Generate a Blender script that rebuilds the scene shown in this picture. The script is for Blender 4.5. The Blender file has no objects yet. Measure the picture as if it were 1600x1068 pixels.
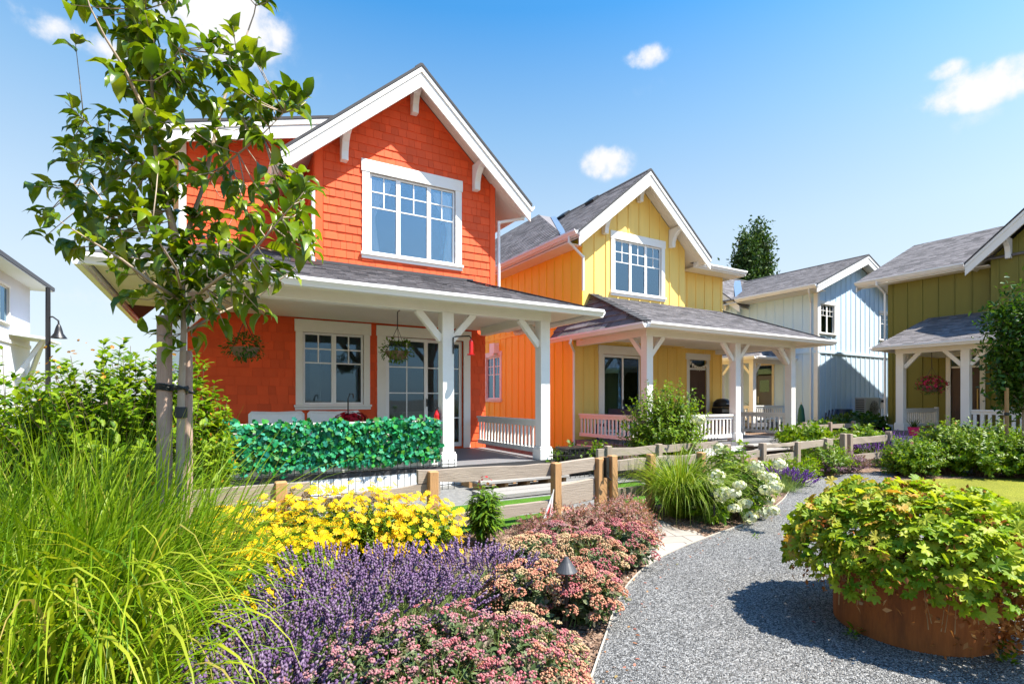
import bpy, math, random
import numpy as np
from mathutils import Vector, Matrix

rnd = random.Random(11)
rng = np.random.default_rng(11)
R = math.radians
C = bpy.context.scene.collection
V3 = Vector

# ------------------------------------------------------------------ camera
# world: x runs along the house fronts, y away from the camera, z up (metres)
scn = bpy.context.scene
CAM_H, FPX, HOR, YAW = 1.4, 811.0, 624.0, R(30.1)
cd = bpy.data.cameras.new('camera'); cam = bpy.data.objects.new('camera', cd); C.objects.link(cam)
cam.location = (0, 0, CAM_H); cam.rotation_euler = (R(90), 0, -YAW)
cd.sensor_width = 36; cd.lens = 36 * FPX / 1600; cd.shift_y = (HOR - 534) / 1600
cd.clip_start = 0.05; cd.clip_end = 3000
scn.camera = cam
sY, cY = math.sin(YAW), math.cos(YAW)
def wd(X, Y, z=0.0):                       # (right, forward) of the viewpoint -> world
    return V3((cY * X + sY * Y, -sY * X + cY * Y, z))
def at(x, y, Y):                           # point seen at photo position x, y and Y metres ahead
    return wd((x - 800) / FPX * Y, Y, CAM_H - (y - HOR) / FPX * Y)
def gnd(x, y, z=0.0):                      # ground point seen at photo position x, y
    Y = FPX * (CAM_H - z) / (y - HOR)
    return wd((x - 800) / FPX * Y, Y, z)

# ------------------------------------------------------------------ sun, sky, exposure
SUN_EL = R(57.5); LD = V3((-0.695, 0.719, -1.57)).normalized()     # direction the light travels
sd = bpy.data.lights.new('sun', 'SUN'); sun = bpy.data.objects.new('sun', sd); C.objects.link(sun)
sd.energy = 5.0; sd.angle = R(0.53); sd.color = (1, 0.94, 0.83)
sun.rotation_euler = LD.to_track_quat('-Z', 'Y').to_euler(); sun.location = (20, -20, 40)
W = bpy.data.worlds.new('World'); scn.world = W; W.use_nodes = True
nt = W.node_tree; nt.nodes.clear()
def N(tree, typ, **kw):
    n = tree.nodes.new(typ)
    for k, v in kw.items():
        if k.startswith('i_'):
            n.inputs[k[2:].replace('_', ' ')].default_value = v
        elif k.startswith('n_'):
            n.inputs[int(k[2:])].default_value = v
        else: setattr(n, k, v)
    return n
SKY_STRENGTH = 0.098
sky = N(nt, 'ShaderNodeTexSky', sky_type='NISHITA', sun_disc=False, sun_elevation=SUN_EL)
sky.sun_rotation = math.atan2(-LD.x, -LD.y); sky.air_density = 1.0; sky.dust_density = 1.3; sky.ozone_density = 2.0
hsv = N(nt, 'ShaderNodeHueSaturation', i_Hue=.495, i_Saturation=1.25, i_Value=1.1); nt.links.new(sky.outputs[0], hsv.inputs['Color'])
tc = N(nt, 'ShaderNodeTexCoord')
def math_n(tree, op, a, b=None, c=None, clamp=False):
    n = tree.nodes.new('ShaderNodeMath'); n.operation = op; n.use_clamp = clamp
    for i, v in enumerate((a, b, c)):
        if v is None: continue
        if isinstance(v, (int, float)): n.inputs[i].default_value = v
        else: tree.links.new(v, n.inputs[i])
    return n.outputs[0]
def ramp_early(tree, fac, stops):
    n = tree.nodes.new('ShaderNodeValToRGB'); tree.links.new(fac, n.inputs[0]); e = n.color_ramp.elements
    while len(e) < len(stops): e.new(.5)
    for i, (p, c) in enumerate(stops): e[i].position = p; e[i].color = (*c, 1)
    return n.outputs[0]
def vdot(tree, sock, vec):
    n = tree.nodes.new('ShaderNodeVectorMath'); n.operation = 'DOT_PRODUCT'
    tree.links.new(sock, n.inputs[0]); n.inputs[1].default_value = vec; return n.outputs['Value']
# summer haze: the sky pales towards the horizon and deepens overhead
zen = vdot(nt, tc.outputs['Generated'], (0, 0, 1))
haze = ramp_early(nt, zen, [(0, (.84, .90, .95)), (.2, (.76, .87, .96)), (.29, (.64, .81, .96)), (.45, (.33, .60, .92)), (.6, (.065, .37, .86)), (.8, (.04, .27, .70)), (1, (.03, .2, .6))])
hsc = nt.nodes.new('ShaderNodeVectorMath'); hsc.operation = 'SCALE'; nt.links.new(haze, hsc.inputs[0]); glow = math_n(nt, 'POWER', math_n(nt, 'MAXIMUM', vdot(nt, tc.outputs['Generated'], tuple(-LD)), 0.0), 4.0)   # brighter sky around the sun
nt.links.new(math_n(nt, 'MULTIPLY_ADD', glow, 10.0, 3.9), hsc.inputs['Scale'])
hmix = N(nt, 'ShaderNodeMix', data_type='RGBA'); hmix.inputs['Factor'].default_value = .82; nt.links.new(hsv.outputs[0], hmix.inputs[6]); nt.links.new(hsc.outputs[0], hmix.inputs[7])
cn = N(nt, 'ShaderNodeTexNoise', noise_dimensions='3D', i_Scale=22.0, i_Detail=8.0, i_Roughness=0.6)
nt.links.new(tc.outputs['Generated'], cn.inputs['Vector'])
cn2 = N(nt, 'ShaderNodeTexNoise', noise_dimensions='3D', i_Scale=5.0, i_Detail=5.0, i_Roughness=0.55)
nt.links.new(tc.outputs['Generated'], cn2.inputs['Vector'])
total = None
# clouds by direction: photo-angle centre, half width, half height (px of a 811 px focal length), density
for (x, y, hw, hh, dens) in [(350, 28, 120, 78, 1.3), (85, 48, 66, 32, .85), (45, 18, 50, 20, .7), (165, 78, 70, 28, .7),
                             (1010, 90, 48, 24, 1.0), (948, 254, 58, 36, 1.0), (1540, 132, 110, 48, 1.15), (1480, 112, 46, 24, .8),
                             (1620, 90, 60, 20, .5), (-250, 250, 160, 50, .8), (1900, 200, 130, 40, .8), (2300, 60, 150, 50, .8),
                             (160, 470, 150, 45, .42), (1540, 150, 230, 90, .42), (330, 60, 260, 110, .40), (1000, 110, 120, 50, .3)]:
    d = (at(x, y, 10) - V3((0, 0, CAM_H))).normalized()
    r = d.cross(V3((0, 0, 1))).normalized(); u = r.cross(d).normalized()
    dist = math.hypot(1, (x - 800) / FPX, (y - HOR) / FPX)
    w, h = hw / FPX / dist, hh / FPX / dist
    a = math_n(nt, 'DIVIDE', vdot(nt, tc.outputs['Generated'], r), w)
    b = math_n(nt, 'DIVIDE', vdot(nt, tc.outputs['Generated'], u), h)
    rr = math_n(nt, 'ADD', math_n(nt, 'MULTIPLY', a, a), math_n(nt, 'MULTIPLY', b, b))
    f = math_n(nt, 'SUBTRACT', 1.0, rr, clamp=True)
    front = math_n(nt, 'GREATER_THAN', vdot(nt, tc.outputs['Generated'], d), 0.2)
    f = math_n(nt, 'MULTIPLY', math_n(nt, 'MULTIPLY', f, front), dens)
    total = f if total is None else math_n(nt, 'MAXIMUM', total, f)
nz = math_n(nt, 'ADD', math_n(nt, 'MULTIPLY', cn.outputs[0], .65), math_n(nt, 'MULTIPLY', cn2.outputs[0], .45))
cl = math_n(nt, 'ADD', math_n(nt, 'MULTIPLY', total, .95), math_n(nt, 'MULTIPLY', math_n(nt, 'SUBTRACT', nz, .60), 3.2))
cl = math_n(nt, 'MULTIPLY', cl, math_n(nt, 'MULTIPLY', total, 1.5, clamp=True))
mr = N(nt, 'ShaderNodeMapRange', interpolation_type='SMOOTHSTEP'); nt.links.new(cl, mr.inputs[0])
mr.inputs[1].default_value = .05; mr.inputs[2].default_value = .95
cmix = N(nt, 'ShaderNodeMix', data_type='RGBA'); nt.links.new(mr.outputs[0], cmix.inputs['Factor'])
nt.links.new(hmix.outputs[2], cmix.inputs[6]); cmix.inputs[7].default_value = (4.1, 4.05, 4.1, 1)
bg = N(nt, 'ShaderNodeBackground', i_Strength=SKY_STRENGTH); nt.links.new(cmix.outputs[2], bg.inputs['Color'])
wo = N(nt, 'ShaderNodeOutputWorld'); nt.links.new(bg.outputs[0], wo.inputs[0])
scn.view_settings.view_transform = 'Standard'; scn.view_settings.look = 'None'
scn.view_settings.exposure = 1.38; scn.view_settings.gamma = 1
scn.cycles.max_bounces = 8; scn.cycles.transparent_max_bounces = 12; scn.cycles.diffuse_bounces = 4
scn.cycles.caustics_reflective = False; scn.cycles.caustics_refractive = False
scn.cycles.use_denoising = True

# ------------------------------------------------------------------ materials
def new_mat(name):
    m = bpy.data.materials.new(name); m.use_nodes = True; t = m.node_tree; t.nodes.clear()
    o = t.nodes.new('ShaderNodeOutputMaterial'); return m, t, o
def mixc(t, fac, a, b, blend='MIX'):
    n = t.nodes.new('ShaderNodeMix'); n.data_type = 'RGBA'; n.blend_type = blend
    for s, v in ((n.inputs['Factor'], fac), (n.inputs[6], a), (n.inputs[7], b)):
        if isinstance(v, (int, float)): s.default_value = v
        elif isinstance(v, tuple): s.default_value = (*v[:3], 1)
        else: t.links.new(v, s)
    return n.outputs[2]
def ramp(t, fac, stops):
    n = t.nodes.new('ShaderNodeValToRGB'); t.links.new(fac, n.inputs[0]); e = n.color_ramp.elements
    while len(e) < len(stops): e.new(.5)
    for i, (p, c) in enumerate(stops): e[i].position = p; e[i].color = (*c, 1)
    return n.outputs[0]
def noise(t, vec, scale, detail=4, rough=.55):
    n = N(t, 'ShaderNodeTexNoise', i_Scale=scale, i_Detail=float(detail), i_Roughness=rough)
    if vec is not None: t.links.new(vec, n.inputs['Vector'])
    return n.outputs[0]
def obj_vec(t, scale=(1, 1, 1)):
    c = t.nodes.new('ShaderNodeTexCoord'); m = N(t, 'ShaderNodeMapping'); m.inputs['Scale'].default_value = scale
    t.links.new(c.outputs['Object'], m.inputs[0]); return m.outputs[0]
def bump(t, h, strength=.3, dist=.01):
    n = N(t, 'ShaderNodeBump', i_Strength=strength, i_Distance=dist); t.links.new(h, n.inputs['Height']); return n.outputs[0]
def paint(name, col, rough=.55, var=.10, island=.0, nscale=2.5, bumpy=.1, bscale=60, stretch=(1, 1, 1), metal=0.0, dirt=None):
    m, t, o = new_mat(name); v = obj_vec(t, stretch)
    c = mixc(t, noise(t, v, nscale, 5), tuple(x * (1 - var) for x in col), tuple(min(1, x * (1 + var)) for x in col))
    if island:
        g = t.nodes.new('ShaderNodeNewGeometry')
        c = mixc(t, 1.0, c, ramp(t, g.outputs['Random Per Island'],
              [(0, (1 - island,) * 3), (1, (1 + island,) * 3)]), 'MULTIPLY')
    if dirt:
        c = mixc(t, math_n(t, 'MULTIPLY', math_n(t, 'SUBTRACT', noise(t, v, dirt[1], 6, .7), .5, clamp=True), dirt[2]), c, dirt[0])
    p = N(t, 'ShaderNodeBsdfPrincipled', i_Roughness=rough, i_Metallic=metal); t.links.new(c, p.inputs['Base Color'])
    if bumpy: t.links.new(bump(t, noise(t, v, bscale, 4), bumpy, .004), p.inputs['Normal'])
    t.links.new(p.outputs[0], o.inputs[0]); return m
def leafy(name, cols, trans=.35, rough=.5, spec=.25, vein=0):
    m, t, o = new_mat(name); g = t.nodes.new('ShaderNodeNewGeometry')
    k = len(cols); c = ramp(t, g.outputs['Random Per Island'], [(i / max(1, k - 1), cc) for i, cc in enumerate(cols)])
    c = mixc(t, noise(t, obj_vec(t), 9, 3), mixc(t, 1.0, c, (.8, .8, .8), 'MULTIPLY'), mixc(t, 1.0, c, (1.2, 1.2, 1.2), 'MULTIPLY'))
    p = N(t, 'ShaderNodeBsdfPrincipled', i_Roughness=rough); p.inputs['Specular IOR Level'].default_value = spec
    t.links.new(c, p.inputs['Base Color'])
    tr = t.nodes.new('ShaderNodeBsdfTranslucent'); t.links.new(mixc(t, 1.0, c, (1.25, 1.2, .55), 'MULTIPLY'), tr.inputs['Color'])
    mx = t.nodes.new('ShaderNodeMixShader'); mx.inputs[0].default_value = trans
    t.links.new(p.outputs[0], mx.inputs[1]); t.links.new(tr.outputs[0], mx.inputs[2]); t.links.new(mx.outputs[0], o.inputs[0]); return m
def glass(name, refl, tint=(.72, .8, .82)):
    m, t, o = new_mat(name)
    tr = N(t, 'ShaderNodeBsdfTransparent'); tr.inputs[0].default_value = (*tint, 1)
    gl = N(t, 'ShaderNodeBsdfGlossy', i_Roughness=.015); gl.inputs[0].default_value = (.5, .76, 1, 1)
    t.links.new(bump(t, noise(t, obj_vec(t), 1.6, 2), .05, .02), gl.inputs['Normal'])
    lw = N(t, 'ShaderNodeFresnel', i_IOR=1.5)
    f = math_n(t, 'ADD', lw.outputs[0], refl, clamp=True)
    mx = t.nodes.new('ShaderNodeMixShader'); t.links.new(f, mx.inputs[0]); t.links.new(tr.outputs[0], mx.inputs[1])
    t.links.new(gl.outputs[0], mx.inputs[2]); t.links.new(mx.outputs[0], o.inputs[0]); return m
def wood(name, c1, c2, scale=6, axis=(1, 14, 14), rough=.8):
    m, t, o = new_mat(name); v = obj_vec(t, axis); n1 = noise(t, v, scale, 6, .65); g = t.nodes.new('ShaderNodeNewGeometry')
    c = mixc(t, n1, c1, c2); c = mixc(t, 1.0, c, ramp(t, g.outputs['Random Per Island'], [(0, (.8,) * 3), (1, (1.15,) * 3)]), 'MULTIPLY')
    c = mixc(t, math_n(t, 'MULTIPLY', math_n(t, 'GREATER_THAN', noise(t, v, scale * 2.2, 3), .68), .6), c, tuple(x * .35 for x in c1))
    p = N(t, 'ShaderNodeBsdfPrincipled', i_Roughness=rough); t.links.new(c, p.inputs['Base Color'])
    t.links.new(bump(t, n1, .5, .01), p.inputs['Normal']); t.links.new(p.outputs[0], o.inputs[0]); return m

WHITE = paint('white trim paint', (.80, .785, .75), .5, .05, 0, 3, .06, 90, dirt=((.5, .46, .4), 1.2, .8))
WHITE2 = paint('white gutter enamel', (.82, .82, .82), .3, .03, 0, 3, .0)
SOFFIT = paint('white soffit board', (.78, .74, .66), .6, .05)
RED = paint('red shingle stain', (.74, .088, .016), .75, .10, .12, 5, .35, 45, (1, 1, .25))
YEL = paint('yellow board paint', (.86, .585, .15), .6, .10, .05, 3, .15, 60, (2.5, 2.5, .35))
ORA_BOUNCE = paint('board paint with orange bounce tint', (.92, .60, .045), .6, .10, .05, 3, .15, 60, (2.5, 2.5, .35))  # yellow boards; bounce light off the red house is put into this orange
BLU = paint('pale blue board paint', (.56, .71, .85), .6, .07, .03, 3, .15, 60, (2.5, 2.5, .35))
GRN = paint('olive board paint', (.17, .15, .016), .6, .12, .06, 3, .15, 60, (2.5, 2.5, .35))
PALE = paint('white siding', (.64, .67, .72), .6, .04)
ROOF = paint('grey asphalt shingles', (.135, .125, .13), .9, .25, .42, 9, .5, 220)
ROOFD = paint('dark ridge cap', (.055, .055, .06), .9, .2, .3, 9, .4, 200)
BLUEM = paint('galvanised valley flashing', (.13, .20, .30), .5, .15, 0, 4, .05, metal=.3)
DECK = paint('grey porch floor', (.16, .16, .17), .6, .12, 0, 4, .15, 40)
DGREY = paint('dark deck fascia', (.03, .03, .032), .6, .2)
SKIRT = paint('white porch skirt', (.74, .75, .75), .6, .05)
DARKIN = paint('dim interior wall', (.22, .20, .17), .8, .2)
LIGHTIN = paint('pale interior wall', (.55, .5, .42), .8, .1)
CURT = paint('white curtain', (.85, .85, .85), .8, .03)
GLASS_UP = glass('window glass reflective', .17, (.93, .96, .98)); GLASS = glass('window glass', .02)
DOORW = paint('brown door paint', (.075, .04, .028), .45, .15, 0, 5, .2, 30, (6, 6, 1))
DOORG = paint('grey door paint', (.10, .10, .105), .45, .1)
BLACK = paint('black metal', (.012, .012, .013), .4, .1)
IRON = paint('black iron', (.010, .010, .010), .5, .1)
RUST = paint('rusted steel', (.30, .085, .014), .85, .6, 0, 9, .9, 45, (2.5, 2.5, .45), dirt=((.04, .013, .006), 2.2, 3.6))
TIMBER = wood('weathered grey timber', (.19, .15, .115), (.37, .31, .25))
TIMBERW = wood('tan fence timber', (.26, .13, .05), (.46, .27, .12), 5, (14, 14, 1))
TIMBERP = wood('grey post timber', (.18, .135, .10), (.34, .27, .21), 5, (14, 14, 1))
TIMBERG = wood('silver grey step timber', (.20, .19, .175), (.32, .30, .28), 6, (1, 14, 14))
STAKE = wood('grey round stake', (.27, .175, .13), (.48, .34, .265), 5, (18, 18, 1.3))
BARK = paint('pale bark', (.36, .28, .2), .85, .25, 0, 20, .5, 60, (1, 1, .3), dirt=((.12, .08, .05), 9, 1.5))
TWIG = paint('brown twig bark', (.17, .11, .07), .85, .2)
RUBBER = paint('black tie strap', (.015, .018, .018), .6, .1)
CUSH = paint('white outdoor cushion', (.78, .77, .76), .85, .04, 0, 6, .2, 120)
REDP = paint('red plastic', (.62, .012, .015), .35, .08)
GREYP = paint('grey metal cabinet', (.42, .43, .43), .5, .05)
WARM = paint('brass', (.5, .33, .1), .35, .1, metal=.7)
NAVY = paint('navy chair paint', (.02, .05, .12), .5, .1)
GREENP = paint('green canvas', (.012, .09, .05), .7, .1)
STEEL = paint('brushed steel', (.45, .45, .46), .35, .05, metal=.8)

# ------------------------------------------------------------------ mesh helpers
ORG = {}
def thing(name, label, cat, loc=(0, 0, 0), group=None):
    o = bpy.data.objects.new(name, None); C.objects.link(o); o.location = loc; o.empty_display_size = .1
    o['label'] = label; o['category'] = cat
    if group: o['group'] = group
    if 'grass' in name: o['kind'] = 'thing'
    ORG[o.name] = V3(loc); return o
def tag(o, label, cat, group=None):
    o['label'] = label; o['category'] = cat
    if group: o['group'] = group
    return o
def link(me, name, mat, parent):
    o = bpy.data.objects.new(name, me); C.objects.link(o)
    if mat: me.materials.append(mat)
    if parent is not None: o.parent = parent; ORG[o.name] = ORG[parent.name]
    else: ORG[o.name] = V3((0, 0, 0))
    return o
class MB:
    def __init__(s): s.v = []; s.f = []
    def face(s, pts):
        b = len(s.v); s.v += [tuple(p) for p in pts]; s.f.append(tuple(range(b, b + len(pts))))
    def prism(s, pts, d):
        n = len(pts); b = len(s.v); d = V3(d); s.v += [tuple(p) for p in pts] + [tuple(V3(p) + d) for p in pts]
        nn = V3((0, 0, 0))
        for i in range(n): nn += V3(pts[i]).cross(V3(pts[(i + 1) % n]))
        fl = nn.dot(d) > 0
        F = [tuple(range(b, b + n)), tuple(range(b + 2 * n - 1, b + n - 1, -1))] + [(b + i, b + n + i, b + n + (i + 1) % n, b + (i + 1) % n) for i in range(n)]
        s.f += [f[::-1] for f in F] if fl else F
    def box(s, a, b):
        x0, y0, z0 = a; x1, y1, z1 = b
        s.prism([(x0, y0, z0), (x1, y0, z0), (x1, y1, z0), (x0, y1, z0)], (0, 0, z1 - z0))
    def bar(s, p, q, w, h, up=(0, 0, 1)):
        p, q = V3(p), V3(q); d = (q - p).normalized(); up = V3(up)
        x = d.cross(up)
        if x.length < 1e-4: x = d.cross(V3((1, 0, 0)))
        x.normalize(); y = x.cross(d)
        s.prism([p + x * w / 2 - y * h / 2, p + x * w / 2 + y * h / 2, p - x * w / 2 + y * h / 2, p - x * w / 2 - y * h / 2], q - p)
    def tube(s, pts, rad, n=8):
        pts = [V3(p) for p in pts]; rad = [rad] * len(pts) if isinstance(rad, (int, float)) else rad
        b = len(s.v); ref = V3((.31, .17, .93))
        for i, p in enumerate(pts):
            d = (pts[min(i + 1, len(pts) - 1)] - pts[max(i - 1, 0)]).normalized()
            x = d.cross(ref)
            if x.length < .05: x = d.cross(V3((1, 0, 0)))
            x.normalize(); y = d.cross(x)
            for k in range(n):
                a = 2 * math.pi * k / n; s.v.append(tuple(p + (x * math.cos(a) + y * math.sin(a)) * rad[i]))
        for i in range(len(pts) - 1):
            for k in range(n):
                k2 = (k + 1) % n; s.f.append((b + i * n + k, b + i * n + k2, b + (i + 1) * n + k2, b + (i + 1) * n + k))
        s.f.append(tuple(b + k for k in range(n))[::-1]); e = b + (len(pts) - 1) * n; s.f.append(tuple(e + k for k in range(n)))
    def lathe(s, c, prof, n=24):
        b = len(s.v); c = V3(c)
        for r, z in prof:
            for k in range(n):
                a = 2 * math.pi * k / n; s.v.append((c.x + r * math.cos(a), c.y + r * math.sin(a), c.z + z))
        for i in range(len(prof) - 1):
            for k in range(n):
                k2 = (k + 1) % n; s.f.append((b + i * n + k, b + i * n + k2, b + (i + 1) * n + k2, b + (i + 1) * n + k))
    def build(s, name, mat, parent=None, bevel=0, smooth=False):
        o0 = ORG[parent.name] if parent is not None else V3((0, 0, 0))
        me = bpy.data.meshes.new(name); me.from_pydata([(x - o0.x, y - o0.y, z - o0.z) for x, y, z in s.v], [], s.f); me.update()
        if smooth: me.polygons.foreach_set('use_smooth', [True] * len(me.polygons))
        o = link(me, name, mat, parent)
        if bevel:
            m = o.modifiers.new('bevel', 'BEVEL'); m.width = bevel; m.segments = 1; m.limit_method = 'ANGLE'; m.angle_limit = R(50)
        return o
def structure(name, mb, mat, kind='structure'):
    o = mb.build(name, mat); o['kind'] = kind; return o

def clip(poly, conv):                      # 2-D clip of a convex polygon by a convex counter-clockwise one
    out = poly
    for i in range(len(conv)):
        a, b = conv[i], conv[(i + 1) % len(conv)]; src = out; out = []
        if not src: return []
        def side(p): return (b[0] - a[0]) * (p[1] - a[1]) - (b[1] - a[1]) * (p[0] - a[0])
        for j in range(len(src)):
            p, q = src[j], src[(j + 1) % len(src)]; sp, sq = side(p), side(q)
            if sp >= 0: out.append(p)
            if (sp > 1e-9 and sq < -1e-9) or (sp < -1e-9 and sq > 1e-9):
                t = sp / (sp - sq); out.append((p[0] + (q[0] - p[0]) * t, p[1] + (q[1] - p[1]) * t))
    return out
def minus(rects, h):
    out = []
    for (x0, y0, x1, y1) in rects:
        a0, b0, a1, b1 = max(x0, h[0]), max(y0, h[1]), min(x1, h[2]), min(y1, h[3])
        if a0 >= a1 or b0 >= b1: out.append((x0, y0, x1, y1)); continue
        if x0 < a0: out.append((x0, y0, a0, y1))
        if a1 < x1: out.append((a1, y0, x1, y1))
        if y0 < b0: out.append((a0, y0, a1, b0))
        if b1 < y1: out.append((a0, b1, a1, y1))
    return out
def cut(rect, poly, holes):
    rs = [rect]
    for h in holes: rs = minus(rs, h)
    res = []
    for (x0, y0, x1, y1) in rs:
        p = clip([(x0, y0), (x1, y0), (x1, y1), (x0, y1)], poly)
        if len(p) > 2: res.append(p)
    return res
class Pl:                                  # a plane: origin, right, up, outward
    def __init__(s, o, u, v, n=None):
        s.o, s.u, s.v = V3(o), V3(u).normalized(), V3(v).normalized(); s.n = s.u.cross(s.v).normalized() if n is None else V3(n)
    def p(s, x, y, d=0): return s.o + s.u * x + s.v * y + s.n * d
    def box(s, mb, x0, x1, y0, y1, d0, d1):
        mb.prism([s.p(x0, y0, d0), s.p(x1, y0, d0), s.p(x1, y1, d0), s.p(x0, y1, d0)], s.n * (d1 - d0))
    def poly(s, mb, pts, d0, d1): mb.prism([s.p(x, y, d0) for x, y in pts], s.n * (d1 - d0))
def bbox(poly):
    xs = [p[0] for p in poly]; ys = [p[1] for p in poly]; return min(xs), min(ys), max(xs), max(ys)
def wall(mb, pl, poly, holes=(), t=.12):
    for c in cut(bbox(poly), poly, holes): pl.poly(mb, c, 0, -t)
def battens(mb, pl, poly, holes=(), step=.4, w=.045, d=.02, off=.0):
    x0, y0, x1, y1 = bbox(poly); x = x0 + off
    while x < x1:
        for c in cut((x, y0, x + w, y1), poly, holes): pl.poly(mb, c, 0, d)
        x += step
def shakes(mb, pl, poly, holes=(), rh=.17, wmin=.11, wmax=.24, th=.018, gap=.005, jit=0.0, seed=1, lap=0.0):
    r = random.Random(seed); x0, y0, x1, y1 = bbox(poly); y = y0
    while y < y1:
        x = x0 - r.random() * wmax
        while x < x1:
            w = r.uniform(wmin, wmax); yb = y + r.uniform(-jit, jit)
            for c in cut((x, yb, x + w - gap, y + rh + lap), poly, holes):
                T = th * r.uniform(.75, 1.2)
                def dd(q): return T * (1 - .86 * min(1, max(0, (q[1] - yb) / rh)))
                top = [pl.p(q[0], q[1], dd(q)) for q in c]; bot = [pl.p(q[0], q[1], -.002) for q in c]
                b = len(mb.v); n = len(c); mb.v += [tuple(p) for p in top + bot]; mb.f.append(tuple(range(b, b + n)))
                for i in range(n): mb.f.append((b + i, b + n + i, b + n + (i + 1) % n, b + (i + 1) % n))
            x += w
        y += rh
def roof_plane(mb, pts, seed, rh=.15, base=.05, th=.012):   # pts: 3-D convex polygon, first edge = eave, counter-clockwise from outside
    P = [V3(p) for p in pts]; n = V3((0, 0, 0))
    for i in range(len(P)): n += P[i].cross(P[(i + 1) % len(P)])
    n.normalize(); u = (P[1] - P[0]); u.z = 0; u.normalize(); v = n.cross(u).normalized()
    if n.z < 0: n = -n; v = n.cross(u)
    if v.z < 0: u, v = -u, -v
    pl = Pl(P[0], u, v, n); q = [((p - P[0]).dot(u), (p - P[0]).dot(v)) for p in P]
    ar = sum(q[i][0] * q[(i + 1) % len(q)][1] - q[(i + 1) % len(q)][0] * q[i][1] for i in range(len(q)))
    if ar < 0: q = q[::-1]
    pl.poly(mb, q, -base, -.001); shakes(mb, pl, q, rh=rh, wmin=.16, wmax=.34, th=th, gap=.006, jit=.006, seed=seed)

def mesh_np(name, v, lv, ls, lt, mat, parent, smooth=False):
    me = bpy.data.meshes.new(name); me.vertices.add(len(v)); me.vertices.foreach_set('co', np.ascontiguousarray(v, np.float32).ravel())
    me.loops.add(len(lv)); me.loops.foreach_set('vertex_index', np.ascontiguousarray(lv, np.int32))
    me.polygons.add(len(ls)); me.polygons.foreach_set('loop_start', np.ascontiguousarray(ls, np.int32))
    me.polygons.foreach_set('loop_total', np.ascontiguousarray(lt, np.int32))
    if smooth: me.polygons.foreach_set('use_smooth', np.ones(len(ls), bool))
    me.update(calc_edges=True); me.validate(); return link(me, name, mat, parent)
def nrm(a): return a / np.maximum(1e-9, np.linalg.norm(a, axis=-1, keepdims=True))
def scatter(name, tmpl, P, X, Nn, S, mat, parent, smooth=False):
    """copies of a small template mesh, one per point: X = long axis, Nn = about its normal, S = size"""
    tv, tf = tmpl; tv = np.array(tv, float); P = np.asarray(P, float); n = len(P)
    o0 = np.array(ORG[parent.name]) if parent is not None else np.zeros(3)
    X = nrm(np.asarray(X, float)); Y = nrm(np.cross(Nn, X)); Z = np.cross(X, Y)
    S = np.asarray(S, float); S = S[:, None] * np.ones((1, 3)) if S.ndim == 1 else S
    co = (P[:, None] - o0 + tv[None, :, 0, None] * (X * S[:, :1])[:, None] + tv[None, :, 1, None] * (Y * S[:, 1:2])[:, None] + tv[None, :, 2, None] * (Z * S[:, 2:3])[:, None])
    fl = np.concatenate([np.array(f) for f in tf]); lt1 = np.array([len(f) for f in tf]); k = len(tv)
    lv = (fl[None] + (np.arange(n) * k)[:, None]).ravel(); lt = np.tile(lt1, n); ls = np.concatenate([[0], np.cumsum(lt)[:-1]])
    return mesh_np(name, co.reshape(-1, 3), lv, ls, lt, mat, parent, smooth)
def rdir(n, up=0.0):
    d = nrm(rng.normal(size=(n, 3))); d[:, 2] += up; return nrm(d)
# templates, unit length along x
DIAMOND = ([(0, 0, 0), (.45, .27, .05), (1, 0, -.08), (.45, -.27, .05)], [(0, 2, 1), (0, 3, 2)])
OVAL = ([(0, 0, 0), (.3, .2, .05), (.7, .19, .02), (1, 0, -.12), (.7, -.19, .02), (.3, -.2, .05), (.5, 0, -.01)], [(0, 6, 1), (1, 6, 2), (2, 6, 3), (3, 6, 4), (4, 6, 5), (5, 6, 0)])
CURVED = ([(0, 0, 0), (.2, .19, .15), (.2, 0, .05), (.2, -.19, .15), (.48, .25, .16), (.5, 0, .03), (.48, -.25, .16), (.76, .17, -.02), (.78, 0, -.14), (.76, -.17, -.02), (.95, 0, -.42)],
          [(0, 2, 1), (0, 3, 2), (1, 2, 5, 4), (2, 3, 6, 5), (4, 5, 8, 7), (5, 6, 9, 8), (7, 8, 10), (8, 9, 10)])
LANCE = ([(0, 0, 0), (.35, .12, .05), (1, 0, -.25), (.35, -.12, .05), (.5, 0, .01)], [(0, 4, 1), (1, 4, 2), (2, 4, 3), (3, 4, 0)])
OCTA = ([(.5, 0, 0), (-.5, 0, 0), (0, .5, 0), (0, -.5, 0), (0, 0, .5), (0, 0, -.5)], [(0, 2, 4), (2, 1, 4), (1, 3, 4), (3, 0, 4), (2, 0, 5), (1, 2, 5), (3, 1, 5), (0, 3, 5)])
def flower(n, inner=.12, tipw=.3, cup=.15, notch=.0):
    v, f = [], []
    for k in range(n):
        a = 2 * math.pi * k / n; w = math.pi / n * tipw * 3
        b = len(v)
        v += [(inner * math.cos(a - .2), inner * math.sin(a - .2), 0), (.8 * math.cos(a - w), .8 * math.sin(a - w), cup), (math.cos(a) * (1 - notch), math.sin(a) * (1 - notch), cup * .7), (.8 * math.cos(a + w), .8 * math.sin(a + w), cup), (inner * math.cos(a + .2), inner * math.sin(a + .2), 0)]
        f.append((b, b + 1, b + 2, b + 3, b + 4))
    b = len(v)
    for k in range(5): v.append((inner * 1.3 * math.cos(k * 1.2566), inner * 1.3 * math.sin(k * 1.2566), .03))
    f.append(tuple(range(b, b + 5))); return v, f
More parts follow.
